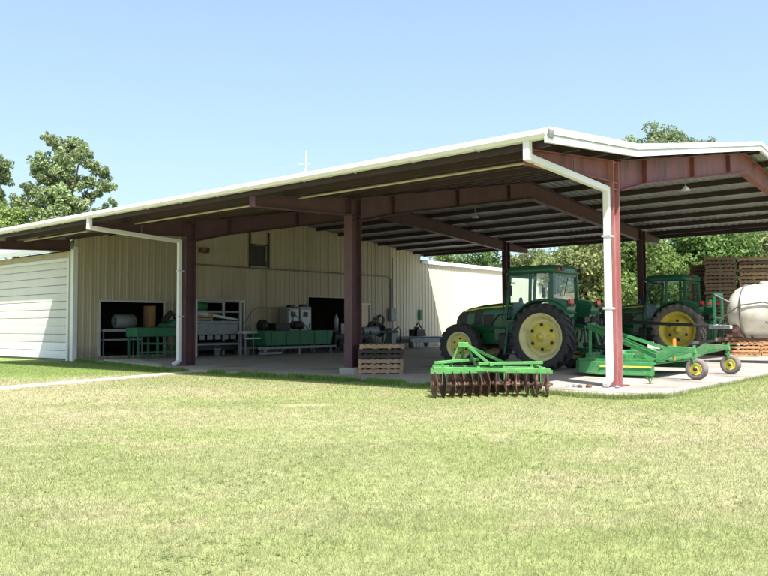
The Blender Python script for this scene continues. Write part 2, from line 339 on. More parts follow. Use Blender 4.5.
def tint_for(xs, ys, green=0.0):
    n = len(xs); f = np.clip(dryness(xs, ys) - green + rng.normal(0, 0.20, n), 0, 1)[:, None]
    c = np.array([0.27, 0.33, 0.115]) * (1 - f) + np.array([0.43, 0.39, 0.25]) * f
    s, t = st(xs, ys); l = (smooth(t, 13.0, 15) * smooth(s, -6.5, -5))[:, None] * 0.7; c = c * (1 - l) + np.array([0.24, 0.34, 0.10]) * l
    return c * rng.uniform(0.86, 1.2, (n, 1))
VS = []; CS = []
for (y0, y1, dens, hh, ww) in ((3.8, 6.5, 6000, (0.010, 0.052), (0.004, 0.007)), (6.5, 10, 3200, (0.010, 0.048), (0.006, 0.010)), (10, 15, 1500, (0.010, 0.045), (0.008, 0.014)), (15, 30, 560, (0.015, 0.05), (0.012, 0.02))):
    n = int((y1 - y0) * (y1 * 0.62 + 0.6) * 2 * dens); ys = rng.uniform(y0, y1, n); xs = rng.uniform(-1, 1, n) * (y1 * 0.62 + 0.6)
    k = (np.abs(xs) < ys * 0.60 + 0.8); k &= on_lawn(xs, ys)
    k &= rng.random(n) < 1.0 - 0.75 * smooth(dryness(xs, ys), 0.55, 1.0)
    xs, ys = xs[k], ys[k]
    a, c = blades(len(xs), xs, ys, *hh, *ww, tint_for(xs, ys)); VS.append(a); CS.append(c)
v = np.concatenate(VS); c = np.concatenate(CS)
me = np_mesh('lawn_grass', v, np.arange(len(v)).reshape(-1, 3), c); me.materials.append(M['grass'])
o = link('lawn_grass', me, kind='stuff'); tag(o, 'short mown lawn grass, patchy green and straw, in front of the shed', 'grass')
n = 5000; ys = rng.uniform(3.8, 15, n); xs = rng.uniform(-1, 1, n) * (ys * 0.6 + .8); k = on_lawn(xs, ys) & (fbm(xs, ys, 0.9, 91) > 0.58); xs, ys = xs[k], ys[k]; n = len(xs)
q0 = rng.random((n, 5)) * 6.283; P3 = []
for j in range(5):
    a_ = q0[:, j]; l_ = rng.uniform(.012, .028, n); z_ = gz(xs, ys) + rng.uniform(.008, .03, n); w_ = l_ * .45
    bx, by = xs + rng.normal(0, .012, n), ys + rng.normal(0, .012, n)
    P3.append(np.stack([np.stack([bx, by, z_], 1), np.stack([bx + np.cos(a_) * l_ * .6 - np.sin(a_) * w_, by + np.sin(a_) * l_ * .6 + np.cos(a_) * w_, z_ + .004], 1), np.stack([bx + np.cos(a_) * l_, by + np.sin(a_) * l_, z_ + .002], 1), np.stack([bx + np.cos(a_) * l_ * .6 + np.sin(a_) * w_, by + np.sin(a_) * l_ * .6 - np.cos(a_) * w_, z_ + .004], 1)], 1).reshape(-1, 3))
P3 = np.concatenate(P3); me = np_mesh('lawn_clover', P3, np.arange(len(P3)).reshape(-1, 4), np.repeat(np.array([[.25, .33, .12]]) * rng.uniform(.7, 1.2, (len(P3) // 4, 1)), 4, axis=0)); me.materials.append(M['grass'])
o = link('lawn_clover', me, kind='stuff'); tag(o, 'small broad leaved clover patches scattered through the mown lawn', 'clover')
n = 16000; u_ = rng.random(n); kk = rng.integers(0, 3, n)
t_ = np.where(kk == 0, -1.47, 0.0); s_ = np.where(kk == 0, -1.2 + u_ * 30, 0.0)
ap = np.array([(-1.38, -1.5), (-1.75, -1.2), (-2.05, -0.75), (-2.0, -0.2), (-1.8, 0.5), (-1.72, 1.4), (-1.55, 2.2), (-1.34, 3.0)])
ii_ = rng.integers(0, 7, n); pp = ap[ii_] + (ap[ii_ + 1] - ap[ii_]) * u_[:, None]; s_ = np.where(kk > 0, pp[:, 0], s_); t_ = np.where(kk > 0, pp[:, 1], t_)
w_ = 0.035 + 0.05 * vnoise(s_ * 3, t_ * 3, 1.0, 5); s_ = s_ + rng.normal(0, 1, n) * w_ - .02 * (kk > 0); t_ = t_ + rng.normal(0, 1, n) * w_ - .03
xs = C0.x + V.x * s_ + U.x * t_; ys = C0.y + V.y * s_ + U.y * t_
a, c = blades(n, xs, ys, 0.05, 0.13, 0.010, 0.018, tint_for(xs, ys, .2), 0.9)
me = np_mesh('edge_grass', a, np.arange(len(a)).reshape(-1, 3), c); me.materials.append(M['grass'])
o = link('edge_grass', me, kind='stuff'); tag(o, 'grass creeping over the right and corner edges of the concrete slab', 'grass')
# taller weeds along the slab edge
n = 34000; t_ = rng.uniform(-1.4, 14.5, n); s_ = -1.44 - np.abs(rng.normal(0, 0.22, n)); t_[:n // 6] = rng.uniform(14.2, 22, n // 6)
s_[:n // 6] = -1.42 + (t_[:n // 6] - 14.2) * 1.52 / 6 - np.abs(rng.normal(0, 0.25, n // 6))
s_[:n // 6] = np.minimum(s_[:n // 6], -0.03)
xs = C0.x + V.x * s_ + U.x * t_; ys = C0.y + V.y * s_ + U.y * t_
k = (fbm(xs, ys, 1.4, 51) > 0.42) & ~((t_ > -1.5) & (t_ < 2.8)); xs, ys = xs[k], ys[k]
cl = np.array([0.19, 0.34, 0.08]) * rng.uniform(0.7, 1.25, (len(xs), 1))
a, c = blades(len(xs), xs, ys, 0.04, 0.16, 0.014, 0.028, cl, 0.9)
me = np_mesh('edge_weeds', a, np.arange(len(a)).reshape(-1, 3), c); me.materials.append(M['grass'])
o = link('edge_weeds', me, kind='stuff'); tag(o, 'taller bright green weeds growing along the edge of the concrete slab', 'weeds')

# ------------------------------------------------------------------ trees
GROW = 1.35
def leafmesh(name, clumps, n_per, size, base, seed, GROW=1.35):
    r = np.random.default_rng(seed); P = []; T = []
    for (cx, cy, cz, rad, tint) in clumps:
        n = int(n_per * rad ** 2)
        sub = max(6, int(rad * 12)); rad = rad * GROW; n = int(n * GROW ** 2); sc = r.normal(0, 1, (sub, 3)); sc /= np.linalg.norm(sc, axis=1)[:, None]; sc *= rad * r.uniform(0.2, 0.95, (sub, 1)); sc[:, 2] *= 0.75
        k = r.integers(0, sub, n); d = r.normal(0, 1, (n, 3)); d /= np.linalg.norm(d, axis=1)[:, None]
        p = sc[k] + d * rad * 0.40 * r.uniform(0.3, 1.0, (n, 1)) ** 0.6
        P.append(p + np.array([cx, cy, cz])); tv = np.array(base) * tint * (0.8 + 0.4 * r.random((sub, 1)))[k] * r.uniform(0.75, 1.25, (n, 1)); T.append(tv)
    P = np.concatenate(P); T = np.concatenate(T); n = len(P)
    a = r.normal(0, 1, (n, 3)); a /= np.linalg.norm(a, axis=1)[:, None]; b_ = np.cross(a, r.normal(0, 1, (n, 3))); b_ /= np.linalg.norm(b_, axis=1)[:, None]
    s_ = size * r.uniform(0.6, 1.3, (n, 1)); q = np.stack([P - a * s_ * .5, P + b_ * s_ * .3, P + a * s_ * .5, P - b_ * s_ * .3], 1).reshape(-1, 3)
    me = np_mesh(name, q, np.arange(len(q)).reshape(-1, 4), np.repeat(T, 4, axis=0)); me.materials.append(M['leaf']); return me
def tree(name, label, cat, x, y, clumps, trunk_r=0.3, limbs=True, n_per=420, size=0.33, base=(0.13, 0.20, 0.06), seed=0, group=None, kind=None, grow=1.35):
    """clumps: (dx, dy, z, radius, tint) relative to the foot of the tree"""
    r = random.Random(seed); root = thing(name, label, cat, (x, y, -0.15), 0, group)
    b = MB(); top = max(c[2] for c in clumps); mid = sum(c[0] for c in clumps) / len(clumps)
    tp = [(0, 0, 0), (mid * .15 + r.uniform(-.2, .2), 0, top * .3), (mid * .4 + r.uniform(-.3, .3), r.uniform(-.3, .3), top * .6), (mid * .7, 0, top * .92)]
    b.tube(tp, [trunk_r * 1.25, trunk_r, trunk_r * .7, trunk_r * .2], 9)
    for cx, cy, cz, rad, ti in (clumps if len(clumps) < 40 else clumps[:28:2]):
        z0 = max(cz * 0.72 - rad * .4, top * .2); k = z0 / (top * .92); p0 = (mid * .7 * k, 0, z0)
        b.tube([p0, ((cx * .55 + p0[0] * .45), cy * .5, z0 + (cz - z0) * .35), (cx, cy, cz + rad * .3)], [trunk_r * .38, trunk_r * .25, trunk_r * .06], 5, cap=False)
    b.build('trunk', 'bark', root)
    link('crown', leafmesh('crown', clumps, n_per, size, base, seed, grow), root)
    return root
def rand_clumps(w, h0, h1, n, seed, rad=(1.2, 2.0)):
    r = random.Random(seed); out = []
    for i in range(n):
        z = r.uniform(h0, h1); k = 1 - abs((z - (h0 + h1) / 2) / (h1 - h0)) * 1.1; a = r.uniform(0, 6.28); q = r.uniform(0.2, 1) * w / 2 * max(k, .3)
        out.append((q * math.cos(a), q * math.sin(a), z, r.uniform(*rad), r.uniform(0.75, 1.25)))
    return out
# the big ragged tree left: clumps traced from its outline at 75 m (10.3 px per metre)
TY = 75.0
def px2(px, py, Y=TY): return (px - 384) / 775.3 * Y, 1.28 + (325.5 - py) / 775.3 * Y * 1.0
def traced(lst, Y, x0, zfix=0.0):
    out = []; rr = random.Random(5)
    for (px, py, pr, ti) in lst:
        X_, Z_ = px2(px, py, Y); out.append((X_ - x0, rr.uniform(-1.6, 1.6), Z_ + zfix, pr / 775.3 * Y, ti))
    return out
x0 = px2(62, 0)[0]; rt = random.Random(44)
big = [(48, 135, 6, 1.0), (58, 141, 9, .95), (76, 143, 9, 1.0), (68, 133, 6, 1.05), (93, 162, 8, .9), (100, 170, 6, .8), (84, 152, 7, 1), (38, 158, 9, .95), (42, 172, 8, .9), (60, 158, 9, 1.15), (64, 174, 9, 1.25),
       (66, 190, 8, 1.3), (86, 180, 7, .85), (107, 184, 7, .85), (96, 190, 5, .8), (34, 190, 9, .9), (50, 196, 8, .95), (64, 205, 9, 1.2), (80, 204, 9, 1.05), (98, 205, 6, 1), (110, 201, 4, .9), (22, 200, 8, .95),
       (34, 208, 9, .9), (52, 215, 9, 1.1), (74, 216, 8, 1.2), (90, 215, 8, 1), (70, 222, 10, 1), (40, 225, 12, .9)]
big += [(px_ + rt.uniform(-6, 6), py_ + rt.uniform(-5, 5), pr_ * .7, ti_ * rt.uniform(.85, 1.15)) for px_, py_, pr_, ti_ in big] + [(62 + rt.uniform(-5, 5), y_, 7, 1.15) for y_ in range(148, 225, 7)] + [(78 + rt.uniform(-9, 9), y_, 6, .95) for y_ in range(160, 222, 8)] + [(48 + rt.uniform(-9, 6), y_, 7, .95) for y_ in range(165, 222, 8)]
tree('tall_broadleaf_tree', 'tall ragged green tree with pale bare branches rising behind the left roof', 'tree', x0, TY, traced(big, TY, x0), .38, n_per=430, size=0.30, base=(0.30, 0.37, 0.18), seed=1, grow=1.5)  # leaf base lightened: distance haze is put into the colour
x0 = px2(12, 0, 66)[0]
tree('bushy_tree', 'low bright yellow-green tree in front of the tall ragged tree at far left', 'tree', x0, 66, traced([(6, 215, 11, 1.1), (18, 210, 8, 1), (28, 222, 8, .9), (-6, 205, 11, 1), (10, 228, 12, 1), (34, 230, 9, 1), (-12, 222, 12, 1)], 66, x0), .2, n_per=520, size=.28, base=(0.25, 0.33, 0.10), seed=2, grow=1.6)
x0 = px2(-16, 0, 70)[0]
tree('broadleaf_tree', 'tree cut by the left edge of the photo with only its tips showing', 'tree', x0, 70, traced([(-8, 160, 9, .9), (-4, 172, 8, .9), (-14, 148, 9, 1), (-18, 190, 12, 1), (-30, 165, 14, 1), (-9, 186, 7, .9), (-25, 210, 14, 1)], 70, x0), .3, n_per=480, size=.3, base=(0.24, 0.31, 0.15), seed=3, grow=1.6)
x0 = px2(662, 0, 85)[0]
tree('round_crowned_tree', 'round topped tree showing above the roof behind the corner column', 'tree', x0, 85, traced([(662, 140, 12, 1), (645, 146, 11, 1), (682, 145, 11, .95), (632, 152, 9, .95), (694, 152, 9, .9), (668, 134, 7, 1.1), (655, 160, 14, .9), (680, 162, 14, .9), (640, 170, 14, .9), (700, 172, 14, .9), (665, 185, 18, .9), (626, 150, 9, 1), (622, 158, 12, .95), (703, 150, 8, 1), (638, 144, 8, 1.1), (690, 143, 8, 1.05)], 85, x0), .4, n_per=380, size=.32, base=(0.25, 0.32, 0.16), seed=4, grow=1.8)
bgt = [(558, 66, 8.2, 'slim'), (588, 60, 9.2, ''), (622, 70, 10.5, ''), (650, 58, 9.0, ''), (680, 66, 10.6, ''), (712, 60, 9.4, ''), (745, 68, 11.0, ''), (780, 60, 9.5, ''), (815, 66, 10, ''), (858, 62, 10, ''), (528, 82, 9.5, ''), (480, 88, 10.8, ''), (448, 92, 10.8, ''), (900, 66, 11, ''), (950, 62, 10, '')]
tl = ['light green tree behind the rear of the green tractor cab nearest the camera', 'yellow-green tree seen between the nearer tractor cab and the white downspout', 'tall green tree right behind the corner column', 'sunlit tree seen left of the farther tractor cab',
      'tree rising right behind the farther tractor cab', 'green tree above the darkest pallet stack', 'tall tree directly behind the two high pallet stacks', 'tree at the right edge beyond the pallets', 'first tree outside the right edge beyond the pallets', 'second tree outside the right edge beyond the pallets', 'tree seen through the nearer tractor cab windows', 'tree top just over the sunlit wall right of centre', 'tree top peeping over the far end of the sunlit cream wall', 'third tree outside the right edge of the wood line', 'fourth and outermost tree outside the right edge']
for i, (px, Y_, h, k) in enumerate(bgt):
    x0 = px2(px, 0, Y_)[0]
    tree('woodland_tree', tl[i], 'tree', x0, Y_, rand_clumps(6.6, 1.2, h - 1.2, 17, 100 + i, (1.1, 1.8)), .22, n_per=330, size=.31,
         base=[(0.17, 0.25, 0.07), (0.27, 0.31, 0.12), (0.13, 0.21, 0.06)][i % 3], seed=60 + i, group='trees along the wood line behind the shed')
# undergrowth far behind as one mass
r_ = random.Random(9); cl = [(r_.uniform(5, 62), r_.uniform(70, 96), r_.uniform(0.4, 3.8), r_.uniform(1.6, 2.6), r_.uniform(.7, 1.2)) for _ in range(90)]
o = link('undergrowth', leafmesh('undergrowth', cl, 90, .5, (0.17, 0.23, 0.06), 33), kind='stuff'); tag(o, 'distant mass of undergrowth and brush behind the shed', 'undergrowth')

# ------------------------------------------------------------------ open shed
T1 = 22.65; T0 = -0.5
shed = thing('open_shed', 'long open-sided steel farm shed with white trimmed roof and red brown frames', 'shed', C0, ANG)
def ribsheet(s0, s1, t0, t1, off, name, parent, m, ribh=0.03, pitch=0.30):
    ts = []; t = t0
    while t < t1 - 1e-6:
        for d, h in ((0, 0), (0.03, ribh), (0.07, ribh), (0.10, 0)):
            if t + d < t1: ts.append((t + d, h))
        t += pitch
    ts.append((t1, 0)); vs = []
    for s_ in (s0, s1):
        for (t, h) in ts: vs.append((s_, t, zr(s_) + off + h))
    for s_ in (s0, s1):
        for (t, h) in ts: vs.append((s_, t, zr(s_) + off + h - 0.02))
    k = len(ts); fs = [(i, i + 1, k + i + 1, k + i) for i in range(k - 1)] + [(2 * k + i, 3 * k + i, 3 * k + i + 1, 2 * k + i + 1) for i in range(k - 1)]
    fs += [(i, 2 * k + i, 2 * k + i + 1, i + 1) for i in range(k - 1)] + [(k + i, k + i + 1, 3 * k + i + 1, 3 * k + i) for i in range(k - 1)]
    return MB().add(vs, fs).build(name, m, parent)
for a, b_ in ((-3.72, 0), (0, 9.8), (9.8, 22.9)): ribsheet(a, b_, T0 + .02, T1, 0, 'roof_sheet', shed, 'deck')
# purlins
ps = [-3.62, -2.5, -1.25, -0.15] + [1.4 + 1.62 * i for i in range(5)] + [9.5, 10.1] + [11.75 + 1.67 * i for i in range(7)] + [22.78]
for s_ in ps:
    z = zr(s_) - 0.035; te = T1 - .02 if s_ < 0 else 22.12
    b = MB(); b.box(s_ - .006, s_ + .006, T0 + .05, te, z - .17, z); b.box(s_ - .006, s_ + .07, T0 + .05, te, z - .176, z - .164); b.box(s_ - .07, s_ + .006, T0 + .05, te, z - .006, z + .006)
    b.build('purlin', 'purlin', shed)
def plate(b, top, bot, t0, t1):
    """top / bot: lists of (s, z)"""
    for i in range(len(top) - 1): b.prism([top[i], top[i + 1], bot[i + 1], bot[i]], 'Y', t0, t1)
def ibeam(top, bot, t, fw=.24, ft=.022, wt=.016):
    b = MB(); plate(b, [(s, z - ft) for s, z in top], [(s, z + ft) for s, z in bot], t - wt / 2, t + wt / 2)
    plate(b, top, [(s, z - ft) for s, z in top], t - fw / 2, t + fw / 2); plate(b, [(s, z + ft) for s, z in bot], bot, t - fw / 2, t + fw / 2)
    for s in (bot[0][0], bot[-1][0]): pass
    return b
TOPG = 0.215
def depth(s): return .60 if 0 <= s <= 9.8 else .58
for i, t in enumerate((0, B, 2 * B, 3 * B)):
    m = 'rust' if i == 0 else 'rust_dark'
    # cantilever over the front
    top = [(-3.55, zr(-3.55) - TOPG), (-.22, zr(-.22) - TOPG)]; bot = [(-3.55, zr(-3.55) - TOPG - .26), (-.22, zr(-.22) - TOPG - .46)]
    b = ibeam(top, bot, t, .2)
    b.box(-3.57, -3.55, t - .1, t + .1, bot[0][1], top[0][1])
    b.build('cantilever_beam', m, shed)
    if i == 3: continue
    top = [(.22, zr(.22) - TOPG), (9.8, zr(9.8) - TOPG)]; bot = [(.22, zr(.22) - TOPG - .66), (1.6, zr(1.6) - TOPG - .58), (9.8, zr(9.8) - TOPG - .62)]
    top = [top[0], (1.6, zr(1.6) - TOPG), top[1]]
    b = ibeam(top, bot, t)
    for s in (1.7, 5.0, 8.2): b.box(s - .008, s + .008, t - .11, t + .11, zr(s) - TOPG - .54, zr(s) - TOPG - .03)
    b.build('rafter', m, shed)
    RC = 20.4
    top = [(9.802, zr(9.8) - TOPG), (RC - .2, zr(RC - .2) - TOPG)]; bot = [(9.802, zr(9.8) - TOPG - .62), (RC - .2, zr(RC - .2) - TOPG - .5)]
    ibeam(top, bot, t).build('rafter', m, shed)
    top = [(RC + .2, zr(RC + .2) - TOPG), (22.75, zr(22.75) - TOPG)]; bot = [(RC + .2, zr(RC + .2) - TOPG - .46), (22.75, zr(22.75) - TOPG - .25)]
    ibeam(top, bot, t, .2).build('cantilever_beam', m, shed)
    for sc in (0, RC):
        zt = zr(sc) - TOPG; b = MB(); hw = .2 if i else .15; fw_ = .14 if i else .10
        b.box(sc - hw, sc - hw + .022, t - fw_, t + fw_, .02, zt); b.box(sc + hw - .022, sc + hw, t - fw_, t + fw_, .02, zt)
        b.box(sc - hw + .022, sc + hw - .022, t - .009, t + .009, .02, zt)
        for zz in (zt - .02, zt - .46, zt - .6): b.box(sc - hw + .024, sc + hw - .024, t - fw_ + .02, t + fw_ - .02, zz - .012, zz)
        col = b.build('column', ('faded_sunlit' if i == 0 else m) if sc == 0 else 'rust_dark', shed)
        bp = MB().box(sc - .27, sc + .27, t - .2, t + .2, 0.0, .018); bp.build('base_plate', m, col)
# brace with pale mildewed concrete pier at column B
MB().box(-.30, .30, B - .26, B + .26, -.3, .16).build('column_pier', 'conc', shed, bevel=.03)
# white trim: rake fascia (both ends), ridge piece and eave gutter
for t0, t1 in ((T0 - .05, T0), (T1, T1 + .05)):
    pts = [(-3.90, zr(-3.90))] + [(s, zr(s)) for s in (0, 9.8, 22.9)]
    sg = -1 if t0 < 0 else 1
    for k in range(3):
        a, c = pts[k], pts[k + 1]
        b = MB().prism([(a[0], a[1] + .05), (c[0], c[1] + .05), (c[0], c[1] - .19), (a[0], a[1] - .19)], 'Y', t0, t1)
        q0, q1 = (t0 - .05, t0 - .001) if sg < 0 else (t1 + .001, t1 + .05)
        b.prism([(a[0], a[1] + .07), (c[0], c[1] + .07), (c[0], c[1] - .05), (a[0], a[1] - .05)], 'Y', q0, q1)
        b.prism([(a[0], a[1] - .075), (c[0], c[1] - .075), (c[0], c[1] - .195), (a[0], a[1] - .195)], 'Y', *((t0 - .028, t0 - .001) if sg < 0 else (t1 + .001, t1 + .028)))
        rt_ = b.build('rake_trim', 'white', shed); nj = max(1, int((c[0] - a[0]) / 3))
        for j in range(nj):
            ks = a[0] + (c[0] - a[0]) * (j + .6) / nj; zz = a[1] + (c[1] - a[1]) * (ks - a[0]) / (c[0] - a[0]); o0, o1 = (t0 - .056, t0 - .0505) if sg < 0 else (t1 + .0505, t1 + .056)
            sl2 = (c[1] - a[1]) / (c[0] - a[0]) * .07
            MB().prism([(ks, zz + .074), (ks + .07, zz + sl2 + .074), (ks + .07, zz + sl2 - .056), (ks, zz - .056)], 'Y', o0, o1).build('trim_joint', 'white', rt_)
ez = zr(-3.76)
b = MB(); prof = [(-3.74, ez + .03), (-3.90, ez + .045), (-3.93, ez + .025), (-3.93, ez - .05), (-3.87, ez - .11), (-3.74, ez - .11)]
b.prism(prof, 'Y', T0 - .02, T1 + .02); gut = b.build('gutter', 'white', shed)
for k in range(8):
    t_ = 1.6 + k * 3.02; MB().prism([(a * 1.0 - .006 if a < -3.8 else a, z_ + (.006 if z_ > ez else -.006)) for a, z_ in prof], 'Y', t_, t_ + .05).build('gutter_joint', 'white', gut)
for k in range(15):
    t_ = .9 + k * 1.51; MB().box(-3.90, -3.72, t_, t_ + .03, ez - .128, ez - .112).build('gutter_bracket', 'lightgrey', gut)
MB().box(-3.92, -3.75, T0 - .100, T0 - .082, ez - .12, ez + .02).build('gutter_end', 'pipe', gut)
b = MB().prism([(22.9, zr(22.9) + .03), (23.05, zr(22.9) + .03), (23.05, zr(22.9) - .15), (22.9, zr(22.9) - .15)], 'Y', T0, T1); b.build('gutter', 'white', shed)
# cream conduit under the canopy
cz = lambda s: zr(s) - .24
MB().tube([(-2.05, .3, cz(-2.05)), (-2.05, 22.5, cz(-2.05))], .028, 8).build('conduit', 'creampipe', shed)
# downspouts
def downspout(t, ts, foot):
    b = MB(); w = .125; z1 = 4.18; z0 = z1 - .08
    b.bar((-3.80, t, ez - .10), (-3.80, t, z1 + .0), w, w)
    b.bar((-3.86, t, z1 + .01), (-.33, ts, z0), w, w)
    b.bar((-.33, ts, z0 + .05), (-.33, ts, .14), w, w)
    b.bar((-.30, ts, .17), (-.55, ts, .05), w, w * .8)
    d = b.build('downspout', 'white', shed, bevel=.015)
    for zz in (1.6, 3.1): MB().box(-.41, -.20, ts - .09, ts + .09, zz, zz + .04).build('strap', 'lightgrey', d)
    MB().bar((-1.9, t + (ts - t) * .55, z1 + .02), (-1.9, t + (ts - t) * .55, zr(-1.9) - .3), .02, .02).build('strap', 'pipe', d)
downspout(-.12, -.02, 0); downspout(2 * B - .42, 2 * B + .04, 0)
# bare wires and lamps hanging from the middle frame
hl = thing('hanging_lamp', 'small lamp hanging on a thin rod from the middle rafter', 'lamp', L(6.07, B, 0), ANG)
MB().tube([(0, 0, 5.35), (0, 0, 4.95)], .012, 6).build('rod', 'pipe', hl)
MB().lathe([(.02, 4.97), (.05, 4.95), (.12, 4.86), (.12, 4.85), (.0, 4.88)], 'Z', 14).build('lamp_shade', 'lightgrey', hl)
hl2 = dup(hl, 'small lamp hanging on a rod from the rafter of the corner frame', L(4.6, 0, -.13))

# ------------------------------------------------------------------ enclosed building at the left
bld = thing('enclosed_building', 'cream metal clad building joined to the left end of the shed', 'building', C0, ANG)
TW = 22.2
def wt(s): return zr(s) - .05 if s <= 22.6 else 5.25
opens = [(1.1, 4.1, .10, 2.32), (5.85, 8.52, .0, 2.42), (12.86, 16.1, 0, 2.80), (16.78, 17.72, 0, 2.48), (8.95, 10.02, 4.25, 5.24)]
cuts = sorted(set([round(i * .96, 3) for i in range(41)] + [q for o_ in opens for q in o_[:2]] + [19.72, 22.6, 38.9]))
cuts = [c for i, c in enumerate(cuts) if i == 0 or c - cuts[i - 1] > .02]
def rib(s):
    k = (s % .32); return .032 if .05 < k < .11 else 0.0
def wallstrip(s0, s1, z0, z1f):
    pts = [s0]; k0 = math.floor(s0 / .32)
    for k in range(k0, k0 + 8):
        for d in (.03, .0501, .1099, .13, .235, .2451, .255):
            q = k * .32 + d
            if s0 + .002 < q < s1 - .002: pts.append(q)
    pts.append(s1); vs = []
    def dd(q):
        k = q % .32
        return -.032 if .05 < k < .11 else (-.010 if .24 < k < .25 else 0)
    for q in pts:
        d = dd(q) if s0 < q < s1 else 0
        top = z1f(min(max(q, s0), s1 - 1e-4)); vs += [(q, TW + d, z0), (q, TW + d, top), (q, TW + .04, top), (q, TW + .04, z0)]
    fs = []
    for i in range(len(pts) - 1):
        a = i * 4; c = a + 4
        fs += [(a, c, c + 1, a + 1), (a + 1, c + 1, c + 2, a + 2), (a + 2, c + 2, c + 3, a + 3), (a + 3, c + 3, c, a)]
    k = len(pts) * 4 - 4; fs += [(0, 1, 2, 3), (k, k + 3, k + 2, k + 1)]
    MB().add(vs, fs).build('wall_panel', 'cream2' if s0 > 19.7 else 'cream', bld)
for s0, s1 in zip(cuts, cuts[1:]):
    mid = (s0 + s1) / 2; op = [o_ for o_ in opens if o_[0] - .01 <= mid <= o_[1] + .01]
    if not op: wallstrip(s0 + .002, s1 - .002, -.05, wt)
    else:
        _, _, z0, z1 = op[0]
        if z0 > .05: wallstrip(s0 + .002, s1 - .002, -.05, lambda q, z0=z0: z0)
        wallstrip(s0 + .002, s1 - .002, z1, wt)
# opening trims
def trim(o_, m='white', w=.07, sill=False, sides=True, head=True):
    s0, s1, z0, z1 = o_; b = MB()
    if head: b.box(s0 - w, s1 + w, TW - .06, TW - .034, z1 - .01, z1 + w)
    if sides: b.box(s0 - w, s0, TW - .06, TW - .034, z0, z1 - .01); b.box(s1, s1 + w, TW - .06, TW - .034, z0, z1 - .01)
    if sill: b.box(s0 - w, s1 + w, TW - .06, TW - .034, z0 - w, z0)
    b.build('opening_trim', m, bld)
trim(opens[0], 'lightgrey'); trim(opens[1], 'white', .09); trim(opens[2], 'cream', .05); trim(opens[3], 'lightgrey', .07); trim(opens[4], 'black', .04, True)
MB().box(8.86, 8.92, TW - .09, TW - .034, 4.1, 5.9).box(10.07, 10.13, TW - .09, TW - .034, 4.1, 5.9).build('window_rail', 'black', bld)
b = MB(); b.box(8.97, 10.0, TW + .05, TW + .07, 4.27, 5.22); b.build('window_pane', 'black', bld)
# corner trims and base
MB().box(-.06, .10, TW - .07, TW - .034, -.05, 4.45).box(-.09, -.055, TW - .07, TW + .14, -.05, 4.36).build('corner_trim', 'white', bld)
MB().box(38.88, 39.0, TW - .06, TW + .1, -.05, 5.2).build('corner_trim', 'white', bld)
# high white eave trim of the sunlit far part and roof
MB().prism([(TW - .16, 5.30), (TW - .16, 5.12), (TW + .1, 5.12), (TW + .1, 5.34)], 'X', 22.62, 39.2).build('eave_trim', 'white', bld)
MB().prism([(TW - .12, 5.345), (TW + 10, 6.2), (TW + 20, 5.345), (TW + 20, 5.25), (TW + 10, 6.1), (TW - .12, 5.25)], 'X', 23.12, 39.1).build('roof', 'white', bld)
# low roof over the left part following the shed profile, starting just beyond the canopy
rf = MB(); pr = [(-.5, 4.40)] + [(s, zr(s) - .07) for s in (0.6, 9.8, 22.9)]
for i in range(3): rf.prism([pr[i], pr[i + 1], (pr[i + 1][0], pr[i + 1][1] - .08), (pr[i][0], pr[i][1] - .08)], 'Y', T1 + .09, 46)
rf.build('roof', 'deck', bld)
MB().prism([(-.62, 4.44), (-.5, 4.46), (-.5, 4.28), (-.58, 4.28)], 'Y', T1 + .10, 46).build('gutter', 'white', bld)
# front wall with the roll up door
wf = MB(); wf.box(.0, .05, TW + .04, TW + .55, -.05, 4.36); wf.box(.0, .05, TW + .55, 37, 3.98, 4.30); wf.box(0, .05, 30.2, 46, -.05, 3.98); wf.build('front_wall', 'cream', bld)
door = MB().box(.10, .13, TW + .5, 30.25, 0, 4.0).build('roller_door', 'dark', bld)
nz_ = 12; hh = 3.97 / nz_
sm = MB(); prof = [(.10, 0), (.052, .012), (.045, hh * .5), (.052, hh - .03), (.072, hh - .008), (.10, hh - .008)]
sm.prism(prof, 'Y', TW + .56, 30.19); smesh = sm.mesh('slat'); smesh.materials.append(M['doorslat'])
for i in range(nz_):
    if i < 2:
        m2 = smesh.copy() if i == 0 else wmesh
        if i == 0: m2.materials.clear(); m2.materials.append(M['doorwhite']); wmesh = m2
        o = link('slat', m2, door)
    else: o = link('slat', smesh, door)
    o.location.z = .01 + i * hh
MB().box(-.03, -.002, TW + .40, TW + .56, -.05, 4.05).box(-.03, -.002, TW + .56, 30.3, 3.92, 4.05).build('door_trim', 'white', bld)
# shell: back and inside faces so the openings look into a dark room
sh = MB(); sh.box(38.8, 38.88, TW + .05, TW + 20, -.05, 5.2); sh.box(.2, 38.8, 45.9, 46, -.05, 4.3); sh.build('rear_wall', 'cream', bld)
MB().box(.15, 38.8, TW + .045, 45.9, -.2, -.004).build('inner_floor', 'conc', bld)
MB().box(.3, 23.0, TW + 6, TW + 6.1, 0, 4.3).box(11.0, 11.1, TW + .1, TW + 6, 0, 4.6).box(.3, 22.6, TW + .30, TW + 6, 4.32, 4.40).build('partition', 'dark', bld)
# conduits and small wall fittings
b = MB(); b.tube([(5.2, TW - .08, 4.08), (12, TW - .08, 4.12), (19.3, TW - .08, 4.16), (19.6, TW - .08, 4.0), (19.6, TW - .08, 2.3)], .035, 7)
b.build('wall_conduit', 'pipe', bld)
b = MB(); b.tube([(19.75, TW - .10, 5.3), (19.75, TW - .10, .6)], .03, 7); b.build('wall_conduit', 'pipe', bld)
MB().box(19.4, 19.9, TW - .25, TW - .035, 1.55, 2.3).build('switch_box', 'grey', bld, bevel=.02)
MB().box(22.3, 22.6, TW - .16, TW - .035, 1.6, 2.25).build('meter_box', 'machgreen', bld, bevel=.02)
MB().box(5.9, 6.35, TW - .28, TW - .035, 4.62, 4.86).build('wall_lamp', 'rusty', bld, bevel=.02)

